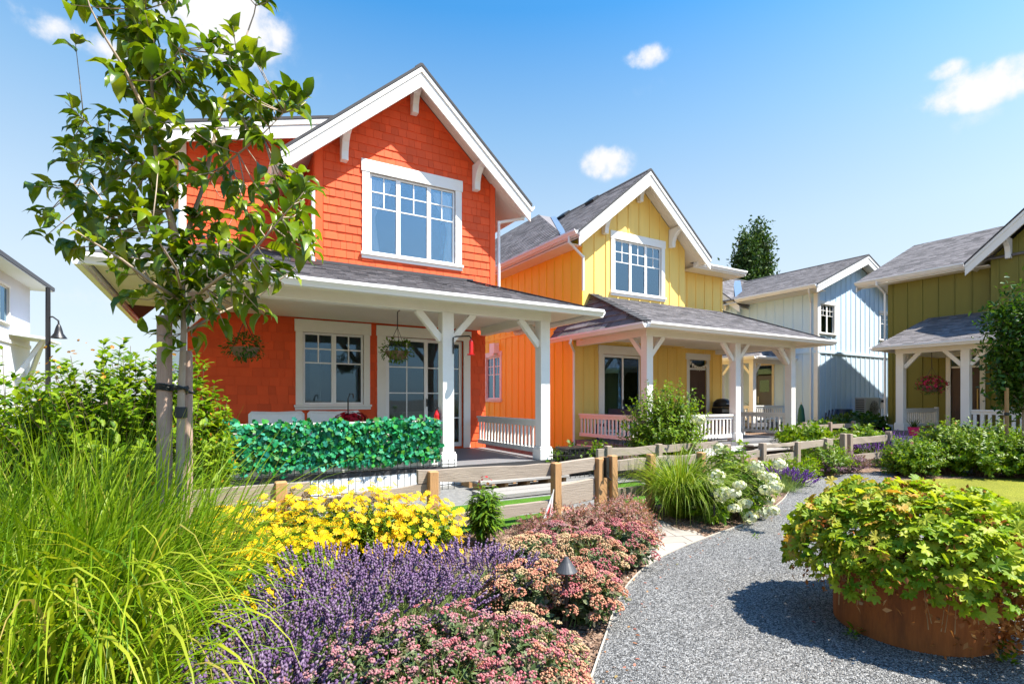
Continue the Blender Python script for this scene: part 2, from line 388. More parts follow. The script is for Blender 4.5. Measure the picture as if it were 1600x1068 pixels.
def palmate(lobes=7, depth=.33, cup=.18, span=5.2):
    v = [(0.35, 0, 0)]; f = []; m = lobes * 4
    for i in range(m + 1):
        t = i / m; a = -span / 2 + span * t; ph = (t * lobes) % 1
        r = .62 * (1 - depth * abs(2 * ph - 1) ** 1.5) * (1 - .18 * abs(2 * t - 1))
        v.append((.35 + r * math.cos(a), r * math.sin(a), cup * r - .28 * r * r + .05 * math.cos(ph * 6.283)))
    for i in range(m): f.append((0, i + 1, i + 2))
    return v, f
def blades(name, base, az, L, w, lean, droop, mat, parent, k=6, smooth=True, p=1.6):
    n = len(base); t = np.linspace(0, 1, k + 1); o0 = np.array(ORG[parent.name]) if parent is not None else np.zeros(3)
    th = lean[:, None] + droop[:, None] * t[None] ** p
    dz = np.cos(th); dr = np.sin(th); seg = (L / k)[:, None]
    z = np.concatenate([np.zeros((n, 1)), np.cumsum((dz[:, 1:] + dz[:, :-1]) / 2 * seg, 1)], 1)
    r = np.concatenate([np.zeros((n, 1)), np.cumsum((dr[:, 1:] + dr[:, :-1]) / 2 * seg, 1)], 1)
    ca, sa = np.cos(az)[:, None], np.sin(az)[:, None]
    c = np.stack([base[:, :1] + r * ca, base[:, 1:2] + r * sa, base[:, 2:3] + z], -1) - o0
    tw = rng.normal(0, .5, n)[:, None]; sx, sy = -np.sin(az[:, None] + tw), np.cos(az[:, None] + tw)
    ww = w[:, None] * (1 - t ** 2.2)[None] * np.minimum(1, .45 + t * 2.5)[None] / 2; ww[:, -1] = w * .03
    s = np.stack([sx * ww, sy * ww, ww * .25], -1)
    v = np.stack([c - s, c + s], 2).reshape(n, -1, 3)
    i = np.arange(k) * 2; q = np.stack([i, i + 1, i + 3, i + 2], 1).ravel()
    lv = (q[None] + (np.arange(n) * 2 * (k + 1))[:, None]).ravel(); lt = np.full(n * k, 4); ls = np.arange(n * k) * 4
    return mesh_np(name, v.reshape(-1, 3), lv, ls, lt, mat, parent, smooth)
USED = set()
def copy_tree(o, parent=None):
    c = o.copy(); C.objects.link(c); c.parent = parent
    for ch in list(o.children): copy_tree(ch, c)
    return c
def place(proto, loc, rz=0.0, s=1.0, label=None, group=None):
    if proto.name in USED: o = copy_tree(proto)
    else: USED.add(proto.name); o = proto
    o.location = loc; o.rotation_euler = (0, 0, rz); o.scale = (s, s, s) if isinstance(s, (int, float)) else s
    if label: o['label'] = label
    if group: o['group'] = group
    return o

# ------------------------------------------------------------------ ground
g = MB(); g.face([(-600, -600, 0), (600, -600, 0), (600, 600, 0), (-600, 600, 0)])
def ground_mat(name, c1, c2, c3, s1, s2, bs, bst=.5, rough=.95, patch=None):
    m, t, o = new_mat(name); v = obj_vec(t)
    vo = N(t, 'ShaderNodeTexVoronoi', i_Scale=s1); t.links.new(v, vo.inputs['Vector'])
    sep = t.nodes.new('ShaderNodeSeparateColor'); t.links.new(vo.outputs['Color'], sep.inputs[0])
    c = ramp(t, sep.outputs[0], [(0, c1), (.55, c2), (1, c3)])
    c = mixc(t, .8, c, ramp(t, noise(t, v, s2, 5), [(.25, (.8, .8, .8)), (.75, (1.2, 1.19, 1.17))]), 'MULTIPLY')
    if patch: c = mixc(t, math_n(t, 'MULTIPLY', math_n(t, 'SUBTRACT', noise(t, v, patch[1], 4), .52, clamp=True), patch[2], clamp=True), c, patch[0])
    p = N(t, 'ShaderNodeBsdfPrincipled', i_Roughness=rough); p.inputs['Specular IOR Level'].default_value = .25
    t.links.new(c, p.inputs['Base Color'])
    h = math_n(t, 'ADD', math_n(t, 'MULTIPLY', vo.outputs['Distance'], -1.0), math_n(t, 'MULTIPLY', sep.outputs[1], .6))
    t.links.new(bump(t, h, bst, bs), p.inputs['Normal']); t.links.new(p.outputs[0], o.inputs[0]); return m
MULCH = ground_mat('bark mulch soil', (.07, .04, .025), (.19, .12, .08), (.34, .24, .175), 55, 3, .02)
GRAVEL = ground_mat('crushed grey gravel', (.04, .04, .04), (.185, .184, .181), (.41, .407, .40), 125, 1.3, .012, .9, patch=((.30, .27, .235), .9, 1.3))
TURF = ground_mat('green turf', (.035, .10, .006), (.06, .16, .008), (.09, .21, .014), 120, 4, .02)
LAWN = ground_mat('dry yellow green lawn', (.12, .14, .01), (.18, .19, .014), (.24, .23, .025), 70, 1.5, .02)
PATIO = ground_mat('grey concrete pavers', (.14, .14, .14), (.17, .17, .165), (.20, .197, .19), 30, 5, .003, .2)
structure('ground', g, MULCH)
def sheet(name, pts, z, mat):
    m = MB(); m.face([(p[0], p[1], z) for p in pts]); return structure(name, m, mat)
def smooth_px(px, n=6):                     # Catmull-Rom through photo points on the ground
    P = [gnd(*p) for p in px]; out = []
    for i in range(len(P) - 1):
        a, b, c, d = P[max(i - 1, 0)], P[i], P[i + 1], P[min(i + 2, len(P) - 1)]
        for k in range(n):
            t = k / n; out.append(.5 * ((2 * b) + (c - a) * t + (2 * a - 5 * b + 4 * c - d) * t * t + (3 * b - a - 3 * c + d) * t ** 3))
    return out + [P[-1]]
edge_l = [wd(.05, .6), wd(.2, 1.4)] + smooth_px([(922, 1068), (945, 1000), (966, 940), (990, 905), (1020, 880), (1062, 858), (1112, 838), (1180, 812), (1222, 783), (1246, 757), (1305, 744), (1372, 738), (1400, 731)])
edge_r = smooth_px([(1440, 733), (1402, 742), (1388, 754), (1396, 772), (1430, 800), (1520, 835), (1660, 870), (1900, 905)]) + [wd(9, 3.5), wd(9, -3), wd(-.3, -3)]
sheet('gravel_path', edge_l + edge_r, .011, GRAVEL)
sheet('lawn', [gnd(1388, 751), gnd(1440, 748)] + [wd(40, 11), wd(40, 3.6), wd(9, 3.5)] + smooth_px([(1900, 905), (1660, 870), (1520, 835), (1430, 800), (1396, 772), (1388, 754)]), .004, LAWN)
m = MB()
for a, b in zip(edge_l[1:-1], edge_l[2:]): m.bar(a + V3((0, 0, .008)), b + V3((0, 0, .008)), .009, .026)
structure('path_edging', m, paint('pale steel edging', (.40, .36, .30), .6, .2))
# paver walk from the gate to the gravel
m = MB(); WALK = [gnd(*p) for p in [(900, 812), (1000, 803), (1036, 818), (1140, 852), (1092, 876), (1045, 900), (985, 866), (930, 838)]]
sheet('paver_base', WALK, .003, paint('sandy paving joint', (.24, .2, .165), .9, .15))
m = MB(); rp = random.Random(4)
U_, V_ = V3((.94, -.34, 0)), V3((.34, .94, 0)); o_ = gnd(985, 872)
cx = [((p - o_).dot(U_), (p - o_).dot(V_)) for p in WALK]
ar = sum(cx[i][0] * cx[(i + 1) % len(cx)][1] - cx[(i + 1) % len(cx)][0] * cx[i][1] for i in range(len(cx)))
x0, y0, x1, y1 = bbox(cx); y = y0; row = 0
HUL = cx if ar > 0 else cx[::-1]
while y < y1:
    x = x0 - (row % 2) * .12
    while x < x1:
        w = rp.choice((.22, .3, .36))
        c = clip([(x, y), (x + w - .008, y), (x + w - .008, y + .212), (x, y + .212)], [(-9, -9), (9, -9), (9, 9), (-9, 9)])
        ctr = (x + w / 2, y + .1); ins = False
        for i in range(len(HUL)):
            a, b = HUL[i], HUL[(i + 1) % len(HUL)]
            if (a[1] > ctr[1]) != (b[1] > ctr[1]) and ctr[0] < (b[0] - a[0]) * (ctr[1] - a[1]) / (b[1] - a[1]) + a[0]: ins = not ins
        if ins: m.prism([o_ + U_ * q[0] + V_ * q[1] + V3((0, 0, .0035)) for q in c], V3((0, 0, .0015 + rp.random() * .0025)))
        x += w
    y += .22; row += 1
structure('paver_walk', m, paint('beige paving stones', (.31, .275, .235), .85, .14, .14, 9, .3, 80))
sheet('lawn', [(-40, 5.3), (-1.35, 5.3), (-1.35, 40), (-40, 40)], .004, LAWN)
sheet('patio', [(-.6, 5.0), (6.4, 5.0), (6.4, 7.9), (-.6, 7.9)], .004, PATIO)
sheet('turf_strip', [(.8, 4.98), (4.0, 4.98), (4.0, 5.35), (.8, 5.35)], .008, TURF)
m = MB(); m.box((3.3, 6.35, .02), (5.2, 6.6, .07)); m.box((3.3, 6.62, .02), (5.2, 6.87, .07)); structure('boardwalk', m, TIMBERG)
sheet('turf_strip', [(.8, 5.75), (4.4, 5.75), (4.4, 6.25), (.8, 6.25)], .008, TURF)
sheet('turf_strip', [(4.75, 5.0), (6.2, 5.0), (6.2, 6.6), (4.75, 6.6)], .008, TURF)
sheet('brick_strip', [(3.5, 5.0), (4.0, 5.0), (4.0, 5.6), (3.5, 5.6)], .012, paint('terracotta pavers', (.5, .22, .12), .8, .2))
# loose gravel and bark chips lying on the sheets
def inside(p, poly):
    r = False
    for i in range(len(poly)):
        a, b = poly[i], poly[(i + 1) % len(poly)]
        if (a[1] > p[1]) != (b[1] > p[1]) and p[0] < (b[0] - a[0]) * (p[1] - a[1]) / (b[1] - a[1]) + a[0]: r = not r
    return r
PATHPOLY = edge_l + edge_r
pts = []; rp = random.Random(5)
while len(pts) < 26000:
    Y = 1.5 + 5.0 * rp.random() ** 1.7; q = wd(rp.uniform(.1, .95) * Y, Y)
    if inside(q, PATHPOLY): pts.append((q.x, q.y, .013))
P = np.array(pts); n = len(P)
st = scatter('loose_gravel', OCTA, P, rdir(n), rdir(n), np.stack([rng.uniform(.006, .014, n), rng.uniform(.005, .010, n), rng.uniform(.003, .008, n)], 1),
             paint('gravel stones', (.17, .17, .168), .9, .1, .8, 8, 0), None); st['kind'] = 'stuff'
pts = []
while len(pts) < 15000:
    Y = 1.8 + 5.2 * rp.random(); q = wd(rp.uniform(-.7, .62) * Y, Y)
    if not inside(q, PATHPOLY) and not inside(q, WALK) and q.y < 4.95: pts.append((q.x, q.y, .006 + rp.random() * .012))
P = np.array(pts); n = len(P)
X = rdir(n); X[:, 2] *= .25
st = scatter('bark_mulch', OCTA, P, X, rdir(n, 1.5), np.stack([rng.uniform(.02, .055, n), rng.uniform(.008, .02, n), rng.uniform(.004, .01, n)], 1),
             paint('bark chips', (.20, .125, .085), .9, .1, .6, 8, 0), None); st['kind'] = 'stuff'

pts = []
while len(pts) < 130:
    Y = rp.uniform(2.2, 7); q = wd(rp.uniform(.05, .85) * Y, Y)
    if inside(q, PATHPOLY) and (min((q - e).length for e in edge_l) < .22 or rp.random() < .03): pts.append((q.x, q.y, .016))
P = np.array(pts); n = len(P); X = rdir(n); X[:, 2] *= .2
st = scatter('fallen_leaves', OVAL, P, X, rdir(n, 2.5), rng.uniform(.012, .035, n), leafy('fallen dry leaves', [(.25, .10, .05), (.35, .2, .09), (.3, .08, .08), (.2, .22, .06)], .1, .8), None); st['kind'] = 'stuff'
# ------------------------------------------------------------------ house parts
def window(parent, pl, x0, x1, y0, y1, cols, gl, trim=.13, head=.22, sillh=.09, glassmat=None, grid=.42, curtain=False, colw=None, name='window'):
    """opening x0..x1, y0..y1 in the wall plane: casing > sash, pane, sill, curtain"""
    m = MB()
    pl.box(m, x0 - trim, x0, y0, y1, -.02, .032); pl.box(m, x1, x1 + trim, y0, y1, -.02, .032)
    pl.box(m, x0 - trim - .02, x1 + trim + .02, y1, y1 + head, -.02, .042)
    w = m.build(name, WHITE, parent, .004)
    s = MB(); pl.box(s, x0 - trim - .03, x1 + trim + .03, y0 - sillh * .45, y0 - .001, -.02, .07); pl.box(s, x0 - trim - .012, x1 + trim + .012, y0 - sillh, y0 - sillh * .45 - .001, -.02, .04)
    s.build('sill', WHITE, w, .003)
    s = MB(); ws = colw or [1] * cols; tot = sum(ws); xs = [x0]
    for q in ws: xs.append(xs[-1] + (x1 - x0) * q / tot)
    fw = .045
    for i in range(cols):
        a, b = xs[i], xs[i + 1]
        pl.box(s, a + .001, a + fw, y0 + .001, y1 - .001, -.06, -.012); pl.box(s, b - fw, b - .001, y0 + .001, y1 - .001, -.06, -.012)
        pl.box(s, a + fw, b - fw, y0 + .001, y0 + fw, -.06, -.014); pl.box(s, a + fw, b - fw, y1 - fw, y1 - .001, -.06, -.014)
        if grid and gl[i]:
            yg = y1 - (y1 - y0) * grid; mw = .012
            pl.box(s, a + fw, b - fw, yg - mw, yg + mw, -.048, -.022)
            ym = (yg + y1 - fw) / 2; pl.box(s, a + fw, b - fw, ym - mw, ym + mw, -.047, -.023)
            for k in range(1, gl[i]):
                xm = a + fw + (b - a - 2 * fw) * k / gl[i]; pl.box(s, xm - mw, xm + mw, yg + mw, y1 - fw, -.046, -.024)
    s.build('sash', WHITE2, w)
    s = MB(); pl.box(s, x0 + .01, x1 - .01, y0 + .01, y1 - .01, -.040, -.034); s.build('pane', glassmat or GLASS, w)
    if curtain:
        for sd_ in curtain:
            s = MB(); top = y1 - .08; nseg = 16; A = []
            xo = x0 + .05 if sd_ < 0 else x1 - .05
            for j in range(15):
                f = j / 14; y = top - (top - y0 - .03) * f
                wid = .42 * (1 - .78 * math.sin(min(1, f / .55) * math.pi / 2) ** 2) if f < .55 else .42 * (.22 + .5 * (f - .55))
                A.append([pl.p(xo - sd_ * wid * k / nseg, y, -.10 + .018 * math.sin(k * 1.9)) for k in range(nseg + 1)])
            for j in range(14):
                for k in range(nseg): s.face([A[j][k], A[j][k + 1], A[j + 1][k + 1], A[j + 1][k]])
            s.build('curtain', CURT, w, smooth=True)
    return w
def bracket(parent, pl, x, zt, h=.57, out=.47, w=.13):
    pr = [(0, zt), (out, zt), (out, zt - .11), (.33, zt - .15), (.22, zt - .25), (.16, zt - .4), (.15, zt - h), (.0, zt - h)]
    m = MB(); m.prism([pl.p(x - w / 2, z, d + .012) for d, z in pr], pl.u * w); return m.build('bracket', WHITE, parent, .006)
def gutter(m, p, q, out):                   # K-profile run from p to q, outwards along out
    p, q, o = V3(p), V3(q), V3(out); z = V3((0, 0, 1))
    pr = [(0, 0), (.07, 0), (.085, .03), (.105, .055), (.125, .075), (.125, .12), (.112, .12), (.112, .085), (.0, .085)]
    m.prism([p + o * a + z * b for a, b in pr], q - p)
def downspout(parent, pts, mat=None, r=.035):
    m = MB()
    for a, b in zip(pts[:-1], pts[1:]): m.tube([a, b], r, 8)
    for p in pts[1:-1]: m.lathe(V3(p) - V3((0, 0, .03)), [(.0, 0), (r * 1.08, .0), (r * 1.08, .06), (0, .06)], 8)
    return m.build('downspout', mat or WHITE2, parent, smooth=False)
def gable_roof(parent, pl, xc, half, zr, ze, df, db, seed, tv=.2, barge_h=.4, right=True):
    """ridge roof running back from the facade; pl.x across, d outwards; front edge df, back edge db"""
    sl = (zr - ze) / half; m = MB()
    for sgn in (-1, 1):
        e = xc + sgn * half
        q = [pl.p(e, ze, db), pl.p(e, ze, df), pl.p(xc, zr, df), pl.p(xc, zr, db)] if sgn < 0 else [pl.p(e, ze, df), pl.p(e, ze, db), pl.p(xc, zr, db), pl.p(xc, zr, df)]
        roof_plane(m, q, seed + sgn)
    r = m.build('roof', ROOF, parent)
    m = MB()
    for sgn in (-1, 1): m.bar(pl.p(xc + sgn * .07, zr - .07 * sl + .022, df + .02), pl.p(xc + sgn * .07, zr - .07 * sl + .022, db), .15, .02, pl.u * sgn * sl + V3((0, 0, 1)))
    m.build('ridge_cap', ROOFD, parent)
    m = MB()                                 # soffit boards under the overhang
    for sgn in (-1, 1):
        nb = int((df) / .085) + 1
        for i in range(nb):
            d0 = df - .045 - i * (df - .04) / nb; d1 = d0 - (df - .04) / nb + .006
            a, b = xc, xc + sgn * (half - .02)
            m.prism([pl.p(a, zr - tv, d0), pl.p(b, ze + .02 * sl - tv, d0), pl.p(b, ze + .02 * sl - tv, d1), pl.p(a, zr - tv, d1)], V3((0, 0, .03)))
    m.build('soffit', SOFFIT, parent)
    for sgn in (-1, 1):                      # underside of the side eaves
        m = MB(); b = xc + sgn * (half - .02); a = xc + sgn * (half - .85)
        m.prism([pl.p(a, ze + .85 * sl - tv, -.002), pl.p(b, ze + .02 * sl - tv, -.002), pl.p(b, ze + .02 * sl - tv, db), pl.p(a, ze + .85 * sl - tv, db)], V3((0, 0, .03))); m.build('eave_soffit', SOFFIT, parent)
    m = MB()                                 # barge boards, main plank and proud top strip
    for sgn in (-1, 1):
        e = xc + sgn * half
        pl.poly(m, [(xc, zr - .055), (e, ze - .055), (e, ze - barge_h), (xc, zr - barge_h - .05)][::1], df - .04, df)
        pl.poly(m, [(xc, zr - .052), (e + sgn * .004, ze - .052), (e + sgn * .004, ze - .16), (xc, zr - .16)], df + .0005, df + .022)
    b = m.build('barge_board', WHITE, parent, .003)
    m = MB()
    for sgn in (-1, 1):
        e = xc + sgn * (half + .02)
        pl.poly(m, [(xc, zr + .012), (e, ze + .012 - .02 * sl), (e, ze - .045 - .02 * sl), (xc, zr - .045)], df + .001, df + .035)
    m.build('roof_edge', ROOFD, parent)
    return sl
def eave(parent, p, q, out, fasc=.18, name='gutter'):     # fascia with gutter along an eave, p..q on the roof edge
    p, q, o = V3(p), V3(q), V3(out); m = MB(); z = V3((0, 0, 1))
    m.prism([p - z * .03, p - z * fasc, p - z * fasc - o * .025, p - z * .03 - o * .025], q - p); gutter(m, p - z * .14 + o * .001, q - z * .14 + o * .001, out)
    return m.build(name, WHITE2, parent)
def porch_post(parent, x, y, z0, z1, w=.2):
    m = MB(); m.box((x - w / 2, y - w / 2, z0), (x + w / 2, y + w / 2, z1)); h = w / 2 + .035
    m.box((x - h, y - h, z0 + .001), (x + h, y + h, z0 + .2)); m.box((x - h + .012, y - h + .012, z0 + .2), (x + h - .012, y + h - .012, z0 + .235))
    return m.build('porch_post', WHITE, parent, .006)
def brace(parent, p, q, w=.09, h=.11):
    m = MB(); m.bar(p, q, w, h); return m.build('knee_brace', WHITE, parent, .005)
def railing(parent, p, q, z0, z1, step=.135, bw=.05):
    p, q = V3(p), V3(q); m = MB(); d = q - p; L = d.length; d.normalize(); z = V3((0, 0, 1))
    m.bar(p + z * (z1 - .02), q + z * (z1 - .02), .11, .045); m.bar(p + z * (z1 - .085), q + z * (z1 - .085), .045, .085)
    m.bar(p + z * (z0 + .1), q + z * (z0 + .1), .055, .09)
    n = max(2, int(L / step))
    for i in range(n):
        c = p + d * (L * (i + .5) / n); m.bar(c + z * (z0 + .145), c + z * (z1 - .128), .03, bw, d)
    return m.build('railing', WHITE, parent)
def strip_soffit(m, x0, x1, y0, y1, z, step=.12, along='x'):
    if along == 'x':
        y = y0
        while y < y1: m.box((x0, y, z), (x1, min(y + step - .006, y1), z + .02)); y += step
    else:
        x = x0
        while x < x1: m.box((x, y0, z), (min(x + step - .006, x1), y1, z + .02)); x += step

# ================================================================== RED HOUSE
red = thing('red_house', 'bright red shingled two storey house with a white railed front porch behind the young tree', 'house', (2.6, 10.5, 0))
F1 = Pl((0, 10.77, 0), (1, 0, 0), (0, 0, 1)); F2 = Pl((0, 10.37, 0), (1, 0, 0), (0, 0, 1)); F3 = Pl((0, 12.3, 0), (1, 0, 0), (0, 0, 1))
win1, door1 = (1.54, 1.30, 2.71, 2.72), (3.17, .34, 4.96, 2.73)
lowp = [(-.55, 0), (5.52, 0), (5.52, 3.1), (-.55, 3.1)]
m = MB(); wall(m, F1, lowp, [win1, door1]); shakes(m, F1, [(-.55, .3), (5.52, .3), (5.52, 3.0), (-.55, 3.0)], [win1, door1], seed=3); m.build('front_wall', RED, red)
xc, sl = 3.635, .894
def gz(x, zr, s): return zr - s * abs(x - xc) - .22
upw = (2.73, 4.32, 4.58, 5.92)
up = [(1.71, 3.0), (5.56, 3.0), (5.56, gz(5.56, 8.09, sl)), (xc, 8.09 - .22), (1.71, gz(1.71, 8.09, sl))]
m = MB(); wall(m, F2, up, [upw]); shakes(m, F2, [(1.85, 3.0)] + [(5.42, 3.0), (5.42, up[2][1]), up[3], (1.85, up[4][1])], [upw], seed=5, rh=.165, wmax=.25); m.build('gable_wall', RED, red)
m = MB(); F2.box(m, 5.43, 5.56, 3.0, gz(5.56, 8.09, sl) + .1, 0, .022); m.build('corner_board', RED, red, .003)
m = MB(); F2.box(m, 1.71, 1.84, 3.0, gz(1.71, 8.09, sl) + .1, 0, .022)
m.box((1.688, 10.348, 3.0), (1.709, 10.50, 6.2)); m.build('corner_board', RED, red, .003)
# side of the bay, and the set-back body with its low pitched roof
SB = Pl((1.71, 12.3, 0), (0, -1, 0), (0, 0, 1)); m = MB(); wall(m, SB, [(0, 3.0), (1.805, 3.0), (1.805, 6.1), (0, 6.9)]); shakes(m, SB, [(0, 3.9), (1.78, 3.9), (1.78, 6.1), (0, 6.1)], seed=6); m.build('bay_side_wall', RED, red)
bodyp = [(-.55, 3.2), (1.8, 3.2), (1.8, 7.28), (-.55, 6.58)]
m = MB(); wall(m, F3, bodyp); shakes(m, F3, [(-.42, 4.5), (1.7, 4.5), (1.7, 7.24), (-.42, 6.6)], seed=7); m.build('body_wall', RED, red)
SL = Pl((-.55, 16.5, 0), (0, -1, 0), (0, 0, 1)); m = MB(); wall(m, SL, [(0, 0), (5.6, 0), (5.6, 3.0), (0, 3.0)]); wall(m, SL, [(0, 3.0), (4.08, 3.0), (4.08, 6.56), (0, 6.56)]); shakes(m, SL, [(0, .3), (5.6, .3), (5.6, 3.0), (0, 3.0)], seed=8); shakes(m, SL, [(0, 3.0), (4.08, 3.0), (4.08, 6.56), (0, 6.56)], seed=9); m.build('left_wall', RED, red)
SR = Pl((5.54, 10.6, 0), (0, 1, 0), (0, 0, 1)); m = MB(); wall(m, SR, [(.3, 0), (5.9, 0), (5.9, 6.2), (.3, 6.2)]); m.build('right_wall', RED, red)
m = MB(); wall(m, Pl((5.56, 16.5, 0), (-1, 0, 0), (0, 0, 1)), [(0, 0), (6.1, 0), (6.1, 6.5), (3, 7.45), (0, 6.5)]); m.build('back_wall', RED, red)
m = MB(); F3.box(m, -.56, -.43, 3.9, 6.56, 0, .03); m.build('corner_board', WHITE, red, .003)
m = MB(); m.box((-.4, 10.95, 3.05), (5.4, 16.3, 3.15)); m.box((-.4, 10.95, .2), (5.4, 16.3, .3)); m.build('floor_slab', LIGHTIN, red)
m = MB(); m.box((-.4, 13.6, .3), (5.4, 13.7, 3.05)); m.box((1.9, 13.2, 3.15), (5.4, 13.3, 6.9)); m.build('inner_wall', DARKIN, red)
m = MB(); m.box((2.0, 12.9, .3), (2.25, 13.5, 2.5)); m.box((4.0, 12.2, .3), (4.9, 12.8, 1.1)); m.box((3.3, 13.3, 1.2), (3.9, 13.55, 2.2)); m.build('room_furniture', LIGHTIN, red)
gable_roof(red, F2, xc, 2.575, 8.09, 5.79, .5, -3.6, 20)
gable_roof(red, F3, 2.5, 3.4, 7.70, 6.68, .4, -4.4, 24, barge_h=.40)
for x in (2.22, xc, 5.05): bracket(red, F2, x, 8.09 - .2 - sl * abs(x - xc) - (.03 if x == xc else .06))
eave(red, (xc - 2.575, 9.9, 5.79), (xc - 2.575, 12.0, 5.79), (-1, 0, 0)); eave(red, (xc + 2.575, 9.9, 5.79), (xc + 2.575, 14, 5.79), (1, 0, 0))
window(red, F2, *(upw[0], upw[2], upw[1], upw[3]), 3, (2, 2, 2), trim=.15, head=.24, sillh=.12, glassmat=GLASS_UP, curtain=(-1, 1), colw=(1, 1.12, 1))
window(red, F1, win1[0], win1[2], win1[1], win1[3], 2, (2, 2), trim=.13, head=.24, sillh=.1)
downspout(red, [(xc - 2.64, 10.15, 5.68), (1.66, 10.33, 5.42), (1.66, 10.33, 4.0)]); downspout(red, [(xc + 2.66, 10.2, 5.70), (xc + 2.6, 10.25, 5.58), (5.66, 10.36, 5.42), (5.66, 10.36, 3.25)])
# sliding door
m = MB()
for a, b in ((2.99, 3.17), (4.96, 5.13)): F1.box(m, a, b, .31, 2.73, -.02, .032)
F1.box(m, 2.97, 5.15, 2.73, 2.95, -.02, .042); sd1 = m.build('sliding_door', WHITE, red, .004)
for (a, b, d, nc) in ((3.18, 4.1, -.03, 2), (4.06, 4.95, -.075, 2)):
    m = MB(); y0, y1 = .345, 2.72
    F1.box(m, a, a + .07, y0, y1, d - .02, d + .02); F1.box(m, b - .07, b, y0, y1, d - .02, d + .02); F1.box(m, a + .07, b - .07, y0, y0 + .09, d - .02, d + .019); F1.box(m, a + .07, b - .07, y1 - .07, y1, d - .02, d + .019)
    F1.box(m, (a + b) / 2 - .011, (a + b) / 2 + .011, y0 + .09, y1 - .07, d - .01, d + .01)
    for k in (1, 2, 3): zz = y0 + .09 + (y1 - y0 - .16) * k / 4; F1.box(m, a + .07, b - .07, zz - .011, zz + .011, d - .009, d + .009)
    dp = m.build('door_panel', WHITE2, sd1)
    m = MB(); F1.box(m, a + .05, b - .05, y0 + .05, y1 - .05, d - .004, d + .004); m.build('pane', GLASS, dp)
m = MB(); F1.box(m, 4.075, 4.1, 1.25, 1.42, .0, .03); m.build('handle', BLACK, sd1)
# porch
m = MB(); m.box((-.6, 7.86, .2), (5.42, 10.66, .306)); m.build('porch_floor', DECK, red)
m = MB(); m.box((-.62, 7.83, .25), (5.44, 7.859, .312)); m.build('deck_fascia', DGREY, red)
m = MB(); m.box((-.26, 7.885, .33), (3.25, 7.905, .425)); m.build('rail_skirt_board', WHITE, red)
m = MB()
x = -.6
while x < 5.4: m.box((x, 7.835, 0), (x + .098, 7.87, .249)); x += .1
m.build('porch_skirt', SKIRT, red)
m = MB(); m.box((5.40, 7.9, 0), (5.43, 10.6, .2)); m.build('porch_skirt', SKIRT, red)
for x, y in ((-.37, 7.97), (3.36, 7.97), (5.27, 7.97)): porch_post(red, x, y, .306, 2.83)
m = MB(); m.box((-.50, 7.88, 2.825), (5.40, 8.06, 3.0)); m.build('porch_beam', WHITE, red, .004)
m = MB(); m.box((5.18, 8.061, 2.825), (5.36, 10.34, 3.0)); m.build('porch_beam', WHITE, red, .004); m = MB(); m.box((-.46, 8.061, 2.825), (-.28, 10.7, 3.0)); m.build('porch_beam', WHITE, red, .004)
for p, q in (((3.27, 7.97, 2.38), (2.86, 7.97, 2.84)), ((3.45, 7.97, 2.38), (3.86, 7.97, 2.84)), ((5.18, 7.97, 2.38), (4.77, 7.97, 2.84)), ((5.27, 8.06, 2.38), (5.27, 8.47, 2.84)), ((-.28, 7.97, 2.38), (.13, 7.97, 2.84))): brace(red, p, q)
m = MB(); strip_soffit(m, -1.2, 6.08, 7.45, 10.7, 2.985); m.build('porch_ceiling', SOFFIT, red)
zf = lambda y: 3.03 + .323 * (y - 7.4)
m = MB()
roof_plane(m, [(-1.25, 7.4, 3.03), (6.15, 7.4, 3.03), (4.95, 10.37, zf(10.37)), (-.31, 10.37, zf(10.37))], 31)
roof_plane(m, [(-.31, 10.37, zf(10.37)), (1.71, 10.37, zf(10.37)), (1.71, 12.3, zf(12.3)), (.3, 12.3, zf(12.3))], 32)
roof_plane(m, [(-1.25, 12.6, 3.03), (-1.25, 7.4, 3.03), (.3, 12.3, zf(12.3)), (.3, 12.6, zf(12.3))], 33)
roof_plane(m, [(6.15, 7.4, 3.03), (6.15, 10.5, 3.03), (4.95, 10.5, zf(10.37)), (4.95, 10.37, zf(10.37))], 34)
m.build('porch_roof', ROOF, red)
m = MB(); m.bar((6.12, 7.44, 3.05), (4.95, 10.37, zf(10.37) + .03), .2, .025); m.build('hip_cap', ROOFD, red)
m = MB(); m.bar((-1.22, 7.44, 3.05), (.3, 12.3, zf(12.3) + .03), .2, .025); m.build('hip_cap', ROOFD, red)
m = MB(); m.box((1.72, 10.335, 3.99), (5.0, 10.349, 4.05)); m.build('flashing', ROOFD, red)
m = MB(); m.bar((1.2, 9.75, 3.83), (1.72, 9.75, 3.83), .05, .06); m.build('roof_heat_tape', paint('brown flashing', (.07, .03, .025), .5), red)
eave(red, (-1.25, 7.4, 3.045), (6.15, 7.4, 3.045), (0, -1, 0), .1); eave(red, (6.15, 7.4, 3.044), (6.15, 10.5, 3.044), (1, 0, 0), .1); eave(red, (-1.25, 12.6, 3.044), (-1.25, 7.4, 3.044), (-1, 0, 0), .1)
railing(red, (5.27, 8.1, 0), (5.27, 10.6, 0), .36, 1.03); railing(red, (-.27, 7.97, 0), (3.26, 7.97, 0), .36, 1.06)
# steps down from the porch, silver grey boards
m = MB()
for y, z in ((7.42, .21), (6.98, .115)):
    for j in range(2): m.box((3.5, y + j * .2, z), (5.15, y + j * .2 + .185, z + .04))
m.build('steps', TIMBERG, red, .004)
m = MB()
for y, z in ((7.46, .209), (7.02, .114)):
    for x in (3.54, 3.95, 4.35, 4.75, 5.06): m.box((x, y, 0), (x + .055, y + .3, z))
m.build('step_frame', TIMBERW, red)

